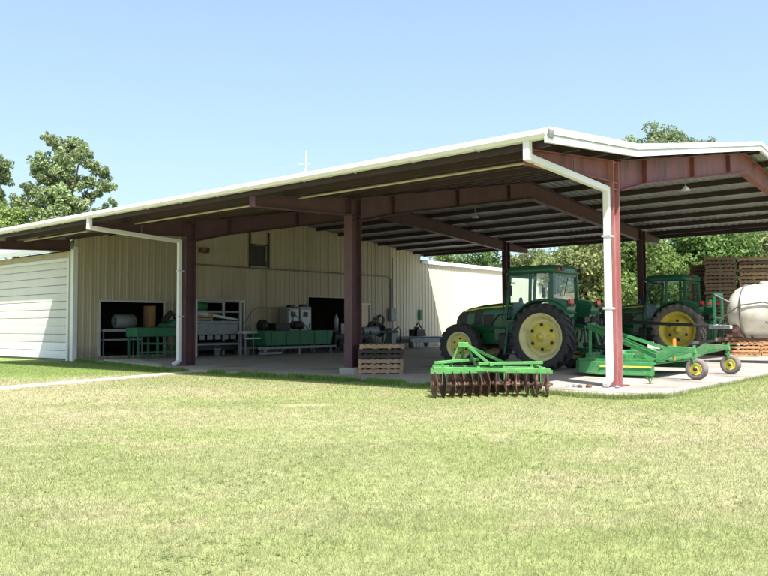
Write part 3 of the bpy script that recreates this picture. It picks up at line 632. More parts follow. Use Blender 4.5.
# ------------------------------------------------------------------ tractors
def ring(x, hw, z0, z1, n=20, e=3.2, cy=0):
    out = []
    for j in range(n):
        a = 2 * math.pi * (j + .5) / n; c, s = math.cos(a), math.sin(a)
        out.append((x, cy + hw * math.copysign(abs(c) ** (2 / e), c), (z0 + z1) / 2 + (z1 - z0) / 2 * math.copysign(abs(s) ** (2 / e), s)))
    return out
def wheel(parent, x, y, z, Rt, wdt, side, rimm, tyrem, lugs, steer=0, rr=.62):
    """wheel with its dish open to the outside (side = +1 left, -1 right)"""
    h = wdt / 2; ri = Rt * rr; b = MB(); sgn = side
    prof = [(ri * 1.0, -h * .75), (ri * 1.04, -h * .78), (ri * .90, -h * .6), (ri * .86, h * .1), (ri * .9, h * .55), (ri * 1.04, h * .78), (ri * 1.0, h * .80), (ri * .93, h * .70), (ri * .83, h * .5), (ri * .8, h * .1)]
    dish = [(ri * .80, h * .10), (ri * .70, h * .02), (ri * .66, h * .12), (ri * .40, h * .30), (ri * .22, h * .34), (ri * .20, h * .62), (.0, h * .62)]
    b.lathe([(r, o * sgn) for r, o in prof + dish], 'Y', 36)
    w = b.build('wheel', rimm, parent); w.location = (x, y, z); w.rotation_euler = (0, 0, steer)
    t = MB(); tp = [(ri * 1.03, -h * .80), (ri * 1.12, -h * .96), (Rt * .86, -h * 1.0), (Rt * .925, -h * .9), (Rt * .935, -h * .5), (Rt * .94, 0), (Rt * .935, h * .5), (Rt * .925, h * .9), (Rt * .86, h), (ri * 1.12, h * .96), (ri * 1.03, h * .80)]
    t.lathe(tp, 'Y', 48)
    for k in range(lugs):
        for sd in (-1, 1):
            a = 2 * math.pi * (k + (.25 if sd > 0 else -.25)) / lugs; da = .55 * 2 * math.pi / lugs
            lw = .20 * 2 * math.pi / lugs
            def P(r, ang, yy): return (r * math.cos(ang), yy, r * math.sin(ang))
            vs = []
            for (yy, an, rt_) in ((sd * .02 * wdt, a - da * sd * 0, Rt), (sd * h * .96, a - da * 1.2, Rt * .985), (sd * h * 1.05, a - da * 1.35, Rt * .885)):
                for q in (-lw, lw): vs.append(P(rt_, an + q, yy)); vs.append(P(rt_ * .92 if rt_ > Rt * .95 else rt_ * .93, an + q * 1.3, yy * .95))
            fs = []
            for i in range(2):
                a_ = i * 4; c_ = a_ + 4; fs += [(a_, a_ + 2, c_ + 2, c_), (a_, c_, c_ + 1, a_ + 1), (a_ + 2, a_ + 3, c_ + 3, c_ + 2)]
            fs += [(0, 1, 3, 2), (8, 10, 11, 9)]; t.add(vs, fs)
    t.build('tyre', tyrem, w)
    hb = MB(); hb.lathe([(ri * .64, h * .20 * sgn), (ri * .60, h * .34 * sgn), (ri * .34, h * .42 * sgn), (ri * .20, h * .42 * sgn), (.0, h * .42 * sgn)], 'Y', 24)
    hb.lathe([(ri * .15, h * .62 * sgn), (ri * .14, h * .95 * sgn), (0, h * .98 * sgn)], 'Y', 14)
    hb.build('hub', 'yellow', w)
    bo = MB(); bo.lathe([(ri * .04, h * .40 * sgn), (ri * .04, h * .50 * sgn), (0, h * .50 * sgn)], 'Y', 6, smooth=False); bom = bo.mesh('bolt'); bom.materials.append(M['paleyellow'])
    ho = MB(); ho.lathe([(ri * .085, h * .25 * sgn), (ri * .08, h * .385 * sgn), (0, h * .385 * sgn)], 'Y', 12, smooth=False); hom = ho.mesh('dish_hole'); hom.materials.append(M['black'])
    for k in range(8):
        a = k * math.pi / 4 + .2; o = link('bolt', bom, w); o.location = (ri * .30 * math.cos(a), 0, ri * .30 * math.sin(a))
    for k in range(6):
        a = k * math.pi / 3 + .5; o = link('dish_hole', hom, w); o.location = (ri * .52 * math.cos(a), 0, ri * .52 * math.sin(a))
    return w
def make_tractor(label, rimm, trr):
    T = thing('tractor', label, 'tractor', (0, 0, 0), 0, 'two green tractors parked nose left in the shed')
    G = 'green'
    # chassis, axles
    b = MB(); b.loft([ring(-.45, .28, .62, 1.20), ring(.4, .30, .55, 1.25), ring(1.3, .26, .55, 1.15), ring(2.4, .2, .6, 1.0), ring(3.2, .2, .62, .95)]); b.build('chassis', 'black', T)
    b = MB(); b.tube([(0, -.95, .945), (0, .95, .945)], [.14, .14], 14); b.lathe([(.0, -.62), (.24, -.60), (.26, -.35), (.2, -.3)], 'Y', 16, (0, 0, .945)); b.lathe([(.2, .3), (.26, .35), (.24, .60), (0, .62)], 'Y', 16, (0, 0, .945)); b.build('rear_axle', G, T)
    b = MB(); b.bar((2.8, -.78, .62), (2.8, .78, .62), .16, .17); b.bar((2.55, 0, .7), (3.1, 0, .7), .3, .25)
    for sg in (-1, 1): b.lathe([(0, .60 * sg), (.13, .60 * sg), (.14, .72 * sg), (.10, .8 * sg)], 'Y', 12, (2.8, 0, .66))
    b.build('front_axle', G, T)
    # hood
    H = MB(); secs = [(1.28, .43, .98, 1.96), (1.8, .43, .98, 1.95), (2.4, .42, .98, 1.90), (2.9, .40, 1.0, 1.81), (3.15, .37, 1.02, 1.72), (3.30, .33, 1.04, 1.60), (3.36, .29, 1.08, 1.48)]
    H.loft([ring(*s_, n=28, e=4.2) for s_ in secs]); hood = H.build('hood', G, T)
    b = MB()
    for sg in (-1, 1):
        b.prism([(3.18, 1.12), (3.18, 1.55), (2.98, 1.68), (2.86, 1.66), (2.92, 1.12)], 'Y', sg * .365, sg * .404)
        b.prism([(2.35, 1.30), (2.62, 1.30), (2.58, 1.74), (2.30, 1.72)], 'Y', sg * .405, sg * .436)
    b.loft([ring(3.33, .27, 1.10, 1.50, 20, 4), ring(3.385, .25, 1.12, 1.46, 20, 4)]); b.build('grille', 'black', hood)
    b = MB()
    for sg in (-1, 1): b.prism([(1.30, 1.875), (2.4, 1.815), (2.95, 1.73), (2.95, 1.685), (2.4, 1.775), (1.30, 1.835)], 'Y', sg * .405, sg * .440)
    b.build('hood_stripe', 'yellow', hood)
    b = MB()
    for sg in (-1, 1): b.lathe([(0, 3.345), (.07, 3.36), (.07, 3.30)], 'X', 12, (0, sg * .19, 1.40))
    b.build('headlight', 'lightgrey', hood)
    # nose weights and bracket
    b = MB()
    for k in range(6): b.box(3.30, 3.58, -.27 + k * .09, -.19 + k * .09, .62, .98)
    b.build('front_weight', G, T, bevel=.015)
    # engine side / lower panels
    b = MB(); b.box(1.35, 2.35, -.40, .40, .72, 1.05); b.box(1.5, 1.9, -.47, .47, .80, 1.2); b.build('engine_block', G, T, bevel=.03)
    b = MB(); b.box(.95, 1.55, .42, .80, .55, 1.05); b.build('fuel_tank', 'black', T, bevel=.05)
    b = MB(); b.box(.95, 1.55, -.80, -.42, .55, 1.05); b.build('fuel_tank', 'black', T, bevel=.05)
    # steps
    for sg in (-1, 1):
        st_ = MB(); 
        for xx in (.88, 1.26): st_.bar((xx, sg * .92, .42), (xx - .05, sg * .80, 1.22), .035, .07)
        st_.build('step_frame', G, T)
        for zz, yy in ((.46, .93), (.72, .89), (.98, .85)): MB().box(.86, 1.28, sg * yy - .09, sg * yy + .09, zz - .015, zz + .015).build('step', 'black', T)
    # stack
    b = MB(); b.tube([(1.50, -.47, 1.3), (1.50, -.47, 2.0), (1.50, -.47, 2.12)], [.07, .07, .04], 10); b.build('exhaust_pipe', 'black', T)
    b = MB(); b.tube([(1.60, .25, 1.9), (1.60, .25, 2.08)], .06, 10); b.tube([(1.60, .25, 2.08), (1.60, .25, 2.13)], .09, 10); b.build('air_cap', 'black', T)
    # cab
    x0, x1, xm = -.2, 1.18, .42; zb, zt = 1.28, 2.74; yb, yt = .80, .74
    b = MB()
    b.prism([(-.55, .95), (1.32, .95), (1.32, 1.50), (1.1, 1.60), (-.24, 1.62), (-.5, 1.3)], 'Y', -.56, .56)
    b.build('cab_body', 'cabgreen', T, bevel=.03)
    b = MB()
    def post(xa, xb, w, yy=1): 
        for sg in (-1, 1): b.bar((xa, sg * yb, zb + .1), (xb, sg * yt, zt), w, .07, (0, 1, 0))
    post(1.28, 1.14, .08); post(.50, .48, .08); post(-.20, -.19, .12)
    for sg in (-1, 1): b.bar((1.28, sg * yb, 1.38), (-.2, sg * yb, 1.55), .06, .09)
    b.bar((1.29, -yb, 1.44), (1.29, yb, 1.44), .06, .1); b.bar((-.2, -yb, 1.60), (-.2, yb, 1.60), .08, .14)
    b.bar((-.19, -yt, zt - .03), (-.19, yt, zt - .03), .08, .08); b.bar((1.14, -yt, zt - .03), (1.14, yt, zt - .03), .07, .08)
    b.build('cab_frame', 'cabgreen', T, bevel=.012)
    b = MB(); rs = []
    for zz, gx, gy in ((2.74, 0, 0), (2.78, .09, .07), (2.90, .08, .06), (2.97, -.02, -.04), (2.995, -.25, -.2)):
        rs.append([(px_ * .86 + .50, py_, zz) for (_, px_, py_) in [(0, q[1], q[2]) for q in ring(0, .95 + gx, -.74 - gy, .74 + gy, 28, 5)]])
    b.loft(rs); roof = b.build('cab_roof', 'cabgreen', T)
    for sg in (-1, 1):
        for xx in (-.46, 1.36): MB().box(xx, xx + .06, sg * .58 - .09, sg * .58 + .09, 2.80, 2.90).build('work_lamp', 'black', roof)
    for sg in (-1, 1): MB().box(-.43, -.37, sg * .72 - .05, sg * .72 + .05, 2.80, 2.87).build('tail_light', 'red', roof)
    # glass
    def pane(vs, name='window'):
        n_ = (Vector(vs[1]) - Vector(vs[0])).cross(Vector(vs[2]) - Vector(vs[1])).normalized() * .006
        q = MB().add([Vector(p) - n_ for p in vs] + [Vector(p) + n_ for p in vs], [(0, 1, 2, 3), (7, 6, 5, 4), (0, 4, 5, 1), (1, 5, 6, 2), (2, 6, 7, 3), (3, 7, 4, 0)]); return q.build(name, 'glass', T)
    for sg in (-1, 1):
        pane([(1.23, sg * .80, 1.44), (.55, sg * .80, 1.50), (.53, sg * .745, 2.70), (1.10, sg * .745, 2.70)])
        pane([(.45, sg * .80, 1.60), (-.13, sg * .80, 1.62), (-.12, sg * .745, 2.70), (.43, sg * .745, 2.70)])
    pane([(1.285, -.74, 1.49), (1.285, .74, 1.49), (1.14, .70, 2.70), (1.14, -.70, 2.70)])
    pane([(-.20, -.72, 1.70), (-.20, .72, 1.70), (-.19, .68, 2.68), (-.19, -.68, 2.68)])
    # interior
    b = MB(); b.box(.05, .50, -.25, .25, 1.55, 1.72); b.box(-.06, .07, -.23, .23, 1.7, 2.2); b.box(.1, .45, .28, .36, 1.75, 1.82); b.build('seat', 'black', T, bevel=.04)
    b = MB(); b.tube([(.95, 0, 1.3), (.66, 0, 1.95)], .04, 8); b.lathe([(.19, 0), (.205, .012), (.22, 0), (.205, -.012), (.19, 0)], 'Z', 20, (.64, 0, 1.98)); b.box(.42, .86, -.02, .02, 1.97, 1.99); b.build('steering_wheel', 'black', T)
    # fenders
    for sg in (-1, 1):
        b = MB(); pr_ = [(1.02, .50 * sg), (1.06, .52 * sg), (1.06, 1.06 * sg), (1.01, 1.10 * sg), (1.0, 1.07 * sg), (1.025, .60 * sg), (1.0, .50 * sg), (1.02, .50 * sg)]
        b.lathe([(r * 1.0, o) for r, o in pr_], 'Y', 20, (0, 0, .945), True, R(28), R(142)); 
        b.prism([(-.2, 2.04), (-.2, 1.5), (-.70, 1.5), (-.80, 1.84), (-.66, 1.96)], 'Y', *sorted((.50 * sg, .98 * sg))); b.box(-.2, .55, min(.5 * sg, .60 * sg), max(.5 * sg, .60 * sg), 1.2, 1.66)
        f = b.build('fender', 'cabgreen', T)
        MB().box(-.85, -.785, sg * .86 - .11, sg * .86 + .11, 1.86, 1.98).build('tail_light', 'red', f)
        MB().box(-.88, -.76, sg * .86 - .14, sg * .86 + .14, 1.78, 1.858).build('lamp_bracket', 'black', f)
    # rear hitch
    b = MB(); b.box(-.75, -.45, -.32, .32, .6, 1.3)
    for sg in (-1, 1):
        b.bar((-.5, sg * .3, .62), (-1.35, sg * .42, .55), .05, .10); b.bar((-.6, sg * .32, 1.30), (-1.0, sg * .40, 1.22), .06, .09); b.bar((-.98, sg * .40, 1.24), (-1.0, sg * .38, .62), .05, .05)
    b.bar((-.6, 0, 1.15), (-1.35, 0, 1.10), .05, .05); b.bar((-.5, 0, .45), (-1.1, 0, .42), .10, .04); b.build('hitch', G, T, bevel=.01)
    b = MB(); b.box(-.75, -.5, -.45, -.12, 1.25, 1.5); b.tube([(-.7, .2, 1.3), (-.85, .25, 1.1), (-.8, .3, .8)], .03, 6); b.tube([(-.7, .05, 1.3), (-.95, .1, 1.15), (-.9, .1, .75)], .025, 6); b.build('hydraulics', 'black', T)
    # grab rails, beacon, wiper, hoses, number panel
    for sg in (-1, 1): MB().tube([(1.33, sg * .86, 1.30), (1.33, sg * .90, 1.5), (1.24, sg * .88, 2.3), (1.19, sg * .80, 2.36)], .014, 6).build('grab_rail', 'black', T)
    MB().tube([(-.25, -.1, 2.62), (-.26, .15, 2.1)], .012, 5).build('wiper', 'black', T)
    MB().tube([(.9, -.7, 2.95), (.9, -.7, 3.35)], .008, 5).build('aerial', 'black', roof)
    for q_ in range(3): MB().tube([(-.72, -.05 + q_ * .1, 1.30), (-1.0, .0 + q_ * .12, 1.38 - q_ * .05), (-1.25, .05 + q_ * .1, .95), (-1.32, .1, .80)], .016, 6).build('hose', 'black', T)
    for sg in (-1, 1):
        MB().tube([(1.35, sg * .44, 1.62), (1.75, sg * .45, 1.58), (2.0, sg * .44, 1.3)], .018, 6).build('pipe', 'black', T)
        MB().box(1.9, 2.28, sg * .42 - .012, sg * .42 + .012, 1.22, 1.60).build('side_vent', 'black', hood, bevel=.004)
    # mirrors
    for sg in (-1, 1):
        b = MB(); b.tube([(1.0, sg * .74, 2.5), (1.02, sg * .98, 2.5), (1.02, sg * 1.0, 2.4)], .014, 6); b.box(.99, 1.02, sg * 1.0 - .08, sg * 1.0 + .08, 2.12, 2.42); b.build('mirror', 'black', T)
    # wheels
    for sg in (-1, 1):
        wheel(T, 0, sg * .92, .945, .945, .50, sg, rimm, trr, 22, rr=.69)
        wheel(T, 2.80, sg * .86, .67, .67, .38, sg, rimm, 'tyre', 18, rr=.61, steer=R(6))
    return T
UANG = math.atan2(U.y, U.x)
t1 = make_tractor('green tractor with yellow wheels, the nearer one left of the white downspout', 'paleyellow', 'tyre'); t1.location = L(4.75, 3.72); t1.rotation_euler = (0, 0, UANG)
t2 = dup(t1, 'green tractor behind the corner column, farther back and partly hidden by the mower arms', L(16.9, 4.15), UANG); t2.scale = (1.11,) * 3
for k in kids(t2):
    if k.type == 'MESH' and k.name.startswith('wheel') and abs(k.location.x) < .1:
        me = k.data.copy(); me.materials.clear(); me.materials.append(M['yellow']); k.data = me
        for q in kids(k):
            if q.name.startswith('tyre'):
                me = q.data.copy(); me.materials.clear(); me.materials.append(M['dustytyre']); q.data = me

# ------------------------------------------------------------------ rotary mower behind the nearer tractor (local x = toward tractor (u), y = toward camera (-v))
mow = thing('rotary_mower', 'wide green rotary mower deck with two tail wheels behind the nearer tractor', 'mower', L(4.2, 1.2), UANG)
# s = 4.2 - y ; t = 1.2 + x
b = MB(); outline = [(-1.05, 1.62), (.25, 1.72), (.85, 1.62), (1.12, 1.25), (1.2, .6), (1.2, -1.1), (.9, -1.6), (-.9, -1.7), (-1.05, -1.5)]
b.prism(outline, 'Z', .33, .37); deck = b.build('deck', 'mowgreen', mow, bevel=.01)
b = MB()
for i in range(len(outline)):
    p, q = outline[i], outline[(i + 1) % len(outline)]
    if i == len(outline) - 1: continue
    z0 = .10 if i not in (0,) else .08
    vs = [(p[0], p[1], .345), (q[0], q[1], .345), (q[0] * 1.01, q[1] * 1.01, z0), (p[0] * 1.01, p[1] * 1.01, z0), (p[0] * .99, p[1] * .99, .33), (q[0] * .99, q[1] * .99, .33), (q[0] * .99, q[1] * .99, z0), (p[0] * .99, p[1] * .99, z0)]
    b.add(vs, [(0, 1, 2, 3), (7, 6, 5, 4), (3, 2, 6, 7), (0, 4, 5, 1), (0, 3, 7, 4), (1, 5, 6, 2)])
b.build('skirt', 'mowgreen', mow)
MB().bar((-1.0, 1.655, .27), (.25, 1.755, .27), .012, .035).build('decal_stripe', 'yellow', mow)
b = MB(); b.bar((-1.05, 1.64, .09), (.30, 1.74, .08), .05, .05); b.bar((.3, 1.74, .08), (.9, 1.62, .12), .05, .05); b.build('skid_shoe', 'mowgreen', mow, bevel=.01)
b = MB(); b.box(-.30, .30, -.25, .25, .37, .62); b.lathe([(.18, .62), (.14, .72), (0, .72)], 'Z', 14); b.build('gearbox', 'mowgreen', mow, bevel=.03)
for yy in (-1.0, 1.0):
    b = MB(); b.box(-.22, .22, yy - .22, yy + .22, .37, .56); b.lathe([(.12, .56), (.10, .64), (0, .64)], 'Z', 12, (0, yy, 0)); b.build('gearbox', 'mowgreen', mow, bevel=.02)
b = MB(); b.tube([(0, -1, .50), (0, 1, .50)], .05, 10); b.build('drive_tube', 'mowgreen', mow)
b = MB()
for yy in (-1.35, -.5, .5, 1.35): b.bar((-1.0, yy, .40), (1.0, yy, .40), .08, .07)
b.bar((-.9, -1.5, .41), (-.9, 1.5, .41), .10, .09); b.bar((.85, -1.2, .41), (.85, 1.2, .41), .10, .09); b.build('deck_rib', 'mowgreen', mow, bevel=.008)
b = MB()
for yy in (-.4, .4): b.bar((1.15, yy * .9, .40), (1.25, yy * .25, 1.28), .08, .05); 
b.box(1.2, 1.32, -.14, .14, 1.16, 1.34); b.bar((1.2, -.42, .48), (1.2, .42, .48), .1, .12); b.build('hitch_mast', 'mowgreen', mow, bevel=.01)
b = MB()
for sg in (-1, 1): b.bar((1.22, sg * .12, 1.26), (-.95, sg * .75, .50), .03, .09)
b.bar((1.22, .3, 1.22), (-1.0, 1.25, .50), .03, .10); b.build('brace_arm', 'mowgreen', mow)
MB().tube([(.25, 0, .55), (1.5, 0, .75)], .06, 10).build('drive_shaft', 'black', mow)
b = MB(); b.bar((-1.12, -1.45, .48), (-1.12, 1.45, .48), .11, .11)
b.build('rear_beam', 'mowgreen', mow, bevel=.01)
for yy in (1.46, -1.16):
    a = MB(); a.prism([(-1.05, .44), (-1.05, .60), (-1.35, .78), (-1.95, .74), (-1.98, .62), (-1.55, .62), (-1.2, .42)], 'Y', yy - .05, yy + .05); a.bar((-1.1, yy, .5), (-1.95, yy, .70), .09, .12)
    arm = a.build('tail_wheel_arm', 'mowgreen', mow, bevel=.01)
    a = MB(); a.tube([(-1.93, yy, .80), (-1.93, yy, .52)], .035, 10); a.bar((-1.93, yy - .10, .52), (-1.98, yy - .10, .25), .06, .014); a.bar((-1.93, yy + .10, .52), (-1.98, yy + .10, .25), .06, .014); a.box(-1.97, -1.89, yy - .11, yy + .11, .50, .53); a.build('fork', 'mowgreen', arm)
    wh = MB(); wh.lathe([(.13, -.07), (.135, -.075), (.12, -.03), (.10, 0), (.12, .05), (.135, .075), (.13, .08), (.11, .05), (.06, .04), (.05, .09), (0, .09)], 'Y', 24); w_ = wh.build('wheel', 'yellow', mow); w_.location = (-1.98, yy, .25)
    ty = MB(); ty.lathe([(.13, -.07), (.17, -.085), (.225, -.08), (.247, -.05), (.25, 0), (.247, .05), (.225, .08), (.17, .085), (.13, .07)], 'Y', 28); ty.build('tyre', 'dustytyre', w_)
    hb = MB(); hb.lathe([(.045, .085), (.045, .12), (0, .12)], 'Y', 12); hb.build('hub', 'black', w_)
MB().box(-1.23, -1.19, .62, .76, .56, .92).build('warning_marker', 'orange', mow, bevel=.006)
MB().bar((-1.21, .69, .4), (-1.21, .69, .95), .03, .03).build('marker_post', 'orange', mow)

# ------------------------------------------------------------------ disc harrow on the lawn edge
hz = float(gz(np.array([2.1]), np.array([15.3]))[0]) + .0
har = thing('disc_harrow', 'bright green disc harrow with rusty discs standing on the grass at the slab edge', 'disc harrow', (2.08, 15.42, hz), R(-2))
b = MB(); zf = .53
for yy in (-.42, .30): b.bar((-1.12, yy, zf), (1.14, yy * .8, zf - .05), .08, .08)
b.bar((-1.0, -.45, zf + .0), (-.95, .34, zf), .07, .07); b.bar((.0, -.42, zf + .08), (.0, .3, zf + .08), .07, .07); b.bar((.95, -.38, zf), (.95, .28, zf), .07, .07)
b.bar((-1.1, -.2, zf + .10), (-.2, .1, zf + .16), .07, .06); b.bar((-.25, -.35, zf + .09), (1.05, .05, zf + .09), .07, .06); b.build('frame', 'limegreen', har, bevel=.008)
b = MB()
for sg in (-1, 1): b.bar((-.52 + sg * .26, .0, zf), (-.52 + sg * .06, -.05, zf + .48), .07, .04)
b.bar((-.52, .42, zf + .05), (-.52, .0, zf + .42), .05, .04); b.box(-.62, -.42, -.12, .02, zf + .40, zf + .50); b.build('hitch_mast', 'limegreen', har, bevel=.008)
b = MB(); b.bar((-.45, -.05, zf + .44), (.35, .1, zf + .06), .03, .06); b.bar((-.45, -.05, zf + .44), (.0, -.3, zf + .06), .03, .05); b.build('brace', 'limegreen', har)
def discmesh():
    q = MB(); q.lathe([(0, .06), (.06, .055), (.15, .035), (.26, -.006), (.265, -.010), (.26, -.014), (.15, .026), (.06, .046), (0, .05)], 'X', 26); q.lathe([(.0, .09), (.045, .09), (.045, -.05), (0, -.05)], 'X', 10, smooth=False)
    return q.mesh('disc')
dm = [discmesh(), discmesh()]; dm[0].materials.append(M['rusty']); dm[1].materials.append(M['rustyd'])
gangs = [((-.60, -.46), 13, 7, 1), ((.58, -.44), -13, 6, -1), ((-.56, .36), -12, 7, -1), ((.56, .34), 12, 6, 1)]
gi = 0
for (gx, gy), an, nd, flip in gangs:
    dr = Vector((math.cos(R(an)), math.sin(R(an)), 0)); c = Vector((gx, gy, .235)); ln = 1.20 if nd == 7 else 1.15
    a, e = c - dr * ln / 2, c + dr * ln / 2
    ax_ = MB(); ax_.bar(a, e, .035, .035); ax_.build('gang_axle', 'rustyd', har)
    g2 = MB(); g2.bar(a + Vector((0, 0, .24)), e + Vector((0, 0, .24)), .07, .06)
    for k in (.2, .8): p = a.lerp(e, k); g2.bar(p + Vector((0, 0, .24)), p + Vector((0, 0, .02)), .07, .015); g2.bar(p + Vector((0, 0, .24)), p + Vector((0, 0, .34)), .05, .05)
    g2.build('gang_beam', 'limegreen', har)
    for k in range(nd):
        p = a.lerp(e, (k + .5) / nd); o = link('disc', dm[0 if (k + gi) % 3 != 1 else 1], har); o.location = p; o.rotation_euler = (R(random.uniform(0, 90)), 0, R(an) + (0 if flip > 0 else math.pi))
        o.scale = (1, random.uniform(.94, 1.04),) * 1 + (1,)
    gi += 1

# ------------------------------------------------------------------ pallets by the middle column
def pallet_parts(root, m, seed):
    r = random.Random(seed)
    st_m = MB().box(-.6, .6, -.02, .02, 0, .09).mesh('stringer'); bd = MB().box(-.045, .045, -.5, .5, 0, .018).mesh('board')
    for q in (st_m, bd): q.materials.append(M[m])
    for yy in (-.47, 0, .47): o = link('stringer', st_m, root); o.location = (0, yy, .020)
    for k in range(8): o = link('board', bd, root); o.location = (-.555 + k * .1586, r.uniform(-.008, .008), .112); o.rotation_euler = (0, 0, R(r.uniform(-.8, .8)))
    for k in range(4): o = link('board', bd, root); o.location = (-.555 + k * .37, 0, .0)
    return root
pl = [('pallet at the very bottom of the low stack by the middle column', 'wood', .0), ('second pallet up in the low stack by the middle column', 'wood', .132), ('third pallet up in the low stack, pale wood, under the dark one', 'wood', .264), ('lower of the two pallets coloured as shaded gap in the low stack by the middle column', 'gapdark', .396), ('second pallet coloured as shaded gap, directly under the topmost pale one by the middle column', 'gapdark', .528), ('topmost pale pallet of the low stack beside the middle column', 'wood', .66)]
PC = L(.75, 6.85)
for i, (lb, m, z) in enumerate(pl):
    p = thing('pallet', lb, 'pallet', (PC.x - .18 + random.uniform(-.02, .02), PC.y + .0, z), R(random.uniform(-3, 3)) + R(4), 'pallets in the low stack by the middle column')
    pallet_parts(p, m, i)
PX = PC.x - .18
# tall stacks at the right rear
pm = {}
for m in ('woodgrey', 'wood', 'woodbright'):
    for vr in range(4):
        q = MB(); rp = random.Random(vr * 7 + len(m))
        for yy in (-.47, 0, .47): q.box(-.6, .6, yy - .02 + rp.uniform(-.02, .02), yy + .02, .02, .11)
        for k in range(7):
            if vr and rp.random() < .16: continue
            x_ = -.55 + k * .183 + rp.uniform(-.015, .015); w_ = rp.uniform(.04, .062); q.box(x_ - w_, x_ + w_, -.5 - rp.uniform(0, .02), .5 + rp.uniform(0, .02), .111, .13)
        for k in range(3): x_ = -.55 + k * .55; q.box(x_ - .05, x_ + .05, -.5, .5, .0, .019)
        pm[m, vr] = q.mesh('pallet'); pm[m, vr].materials.append(M[m])
ORD = 'bottom second third fourth fifth sixth seventh eighth ninth tenth eleventh twelfth thirteenth fourteenth fifteenth sixteenth seventeenth eighteenth nineteenth twentieth twenty-first twenty-second twenty-third twenty-fourth twenty-fifth'.split()
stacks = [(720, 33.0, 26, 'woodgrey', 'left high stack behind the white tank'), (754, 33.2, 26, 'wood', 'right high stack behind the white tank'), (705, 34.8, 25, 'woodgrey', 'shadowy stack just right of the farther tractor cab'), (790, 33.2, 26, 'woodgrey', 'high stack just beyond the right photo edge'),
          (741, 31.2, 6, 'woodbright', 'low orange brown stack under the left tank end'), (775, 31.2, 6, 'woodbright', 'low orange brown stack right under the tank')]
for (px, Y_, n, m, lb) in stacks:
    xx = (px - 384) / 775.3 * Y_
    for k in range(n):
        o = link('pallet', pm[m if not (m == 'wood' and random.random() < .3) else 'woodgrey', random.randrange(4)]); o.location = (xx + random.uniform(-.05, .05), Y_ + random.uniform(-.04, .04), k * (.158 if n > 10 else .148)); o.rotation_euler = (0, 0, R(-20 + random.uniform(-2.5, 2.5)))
        w = 'topmost pallet of the ' if k == n - 1 else ('bottom pallet of the ' if k == 0 else ORD[k] + ' pallet up in the ')
        tag(o, w + lb, 'pallet', 'pallets in the ' + lb)
        if n > 10: o.scale = (1, 1, 1.18)

# ------------------------------------------------------------------ sprayer tank trailer (right)
spr = thing('sprayer_trailer', 'big dirty white sprayer tank on a steel frame at the right edge', 'sprayer', L(12.2, -.05), UANG)
b = MB(); pr_ = [(0, 1.22), (.30, 1.20), (.58, 1.10), (.78, .92), (.88, .68), (.92, .40), (.92, -.40), (.88, -.68), (.78, -.92), (.58, -1.10), (.30, -1.20), (0, -1.22)]
b.lathe([(r, o) for r, o in pr_], 'X', 40, (0, 0, 1.68)); tank = b.build('tank', 'tank', spr)
b = MB(); b.lathe([(.22, 2.56), (.24, 2.64), (.20, 2.68), (0, 2.68)], 'Z', 20); b.build('lid', 'tank', tank)
b = MB()
for xx in (-.62, .62): b.lathe([(.925, xx - .03), (.94, xx - .03), (.94, xx + .03), (.925, xx + .03)], 'X', 40, (0, 0, 1.68))
b.build('tank_band', 'pipe', tank)
b = MB()
for sg in (-1, 1): b.bar((-1.4, sg * .6, .78), (1.5, sg * .6, .78), .09, .12)
for xx in (-1.2, -.4, .4, 1.2): b.bar((xx, -.62, .80), (xx, .62, .80), .08, .08)
for xx in (-.8, .8):
    for sg in (-1, 1): b.bar((xx, sg * .6, .82), (xx, sg * .72, 1.25), .3, .02)
b.build('frame', 'rusty', spr)
for sg in (-1, 1):
    b = MB(); b.lathe([(.22, -.09), (.23, -.09), (.2, 0), (.23, .09), (.2, .1), (.1, .05), (0, .08)], 'Y', 24); w_ = b.build('wheel', 'lightgrey', spr); w_.location = (-1.0, sg * .85, .38); w_.scale = (1, sg, 1)
    b = MB(); b.lathe([(.22, -.1), (.3, -.12), (.37, -.09), (.38, 0), (.37, .09), (.3, .12), (.22, .1)], 'Y', 28); b.build('tyre', 'tyre', w_)
b = MB(); b.bar((-1.0, -.8, .38), (-1.0, .8, .38), .08, .08); b.build('axle', 'black', spr)
b = MB(); b.bar((1.5, 0, .74), (2.6, 0, .62), .1, .1); b.bar((1.4, .5, .76), (2.2, .02, .66), .07, .07); b.bar((1.4, -.5, .76), (2.2, -.02, .66), .07, .07); b.build('drawbar', 'pipe', spr)
b = MB()
for sg in (-.35, .45): b.bar((1.55, sg, .75), (1.55, sg, 2.35), .07, .08)
b.bar((1.55, -.4, 2.30), (1.55, .5, 2.30), .07, .08); b.bar((1.55, -.4, 1.5), (1.55, .5, 1.5), .06, .06); b.build('mast', 'machgreen', spr, bevel=.01)
b = MB(); b.box(1.42, 1.8, -.25, .35, 1.12, 1.28); b.bar((1.6, .45, 1.2), (.9, .9, 1.18), .1, .12); b.build('pump', 'lightgrey', spr, bevel=.02)
MB().tube([(1.55, .45, 2.28), (-.9, 1.0, .95)], .035, 8).build('boom_stay', 'pipe', spr)
b = MB(); b.tube([(1.6, .95, 1.22), (3.0, .98, 1.30), (5.2, 1.0, 1.42)], .055, 8); b.build('folded_boom', 'black', spr)
b = MB(); b.tube([(1.5, .3, 1.2), (1.2, .85, 1.5), (.6, .95, 1.9), (-.1, .95, 1.98), (-.8, .93, 1.8)], .025, 7); b.build('hose', 'pipe', spr)
b = MB(); b.box(1.60, 1.85, .2, .45, 1.85, 2.12); b.build('control_box', 'machgreen', spr, bevel=.03)
MB().box(1.66, 1.78, .455, .47, 1.95, 2.05).build('reflector', 'red', spr)

# ------------------------------------------------------------------ machinery against the end wall (built in the s,t frame)
def mach(name, label, cat): return thing(name, label, cat, C0, ANG)
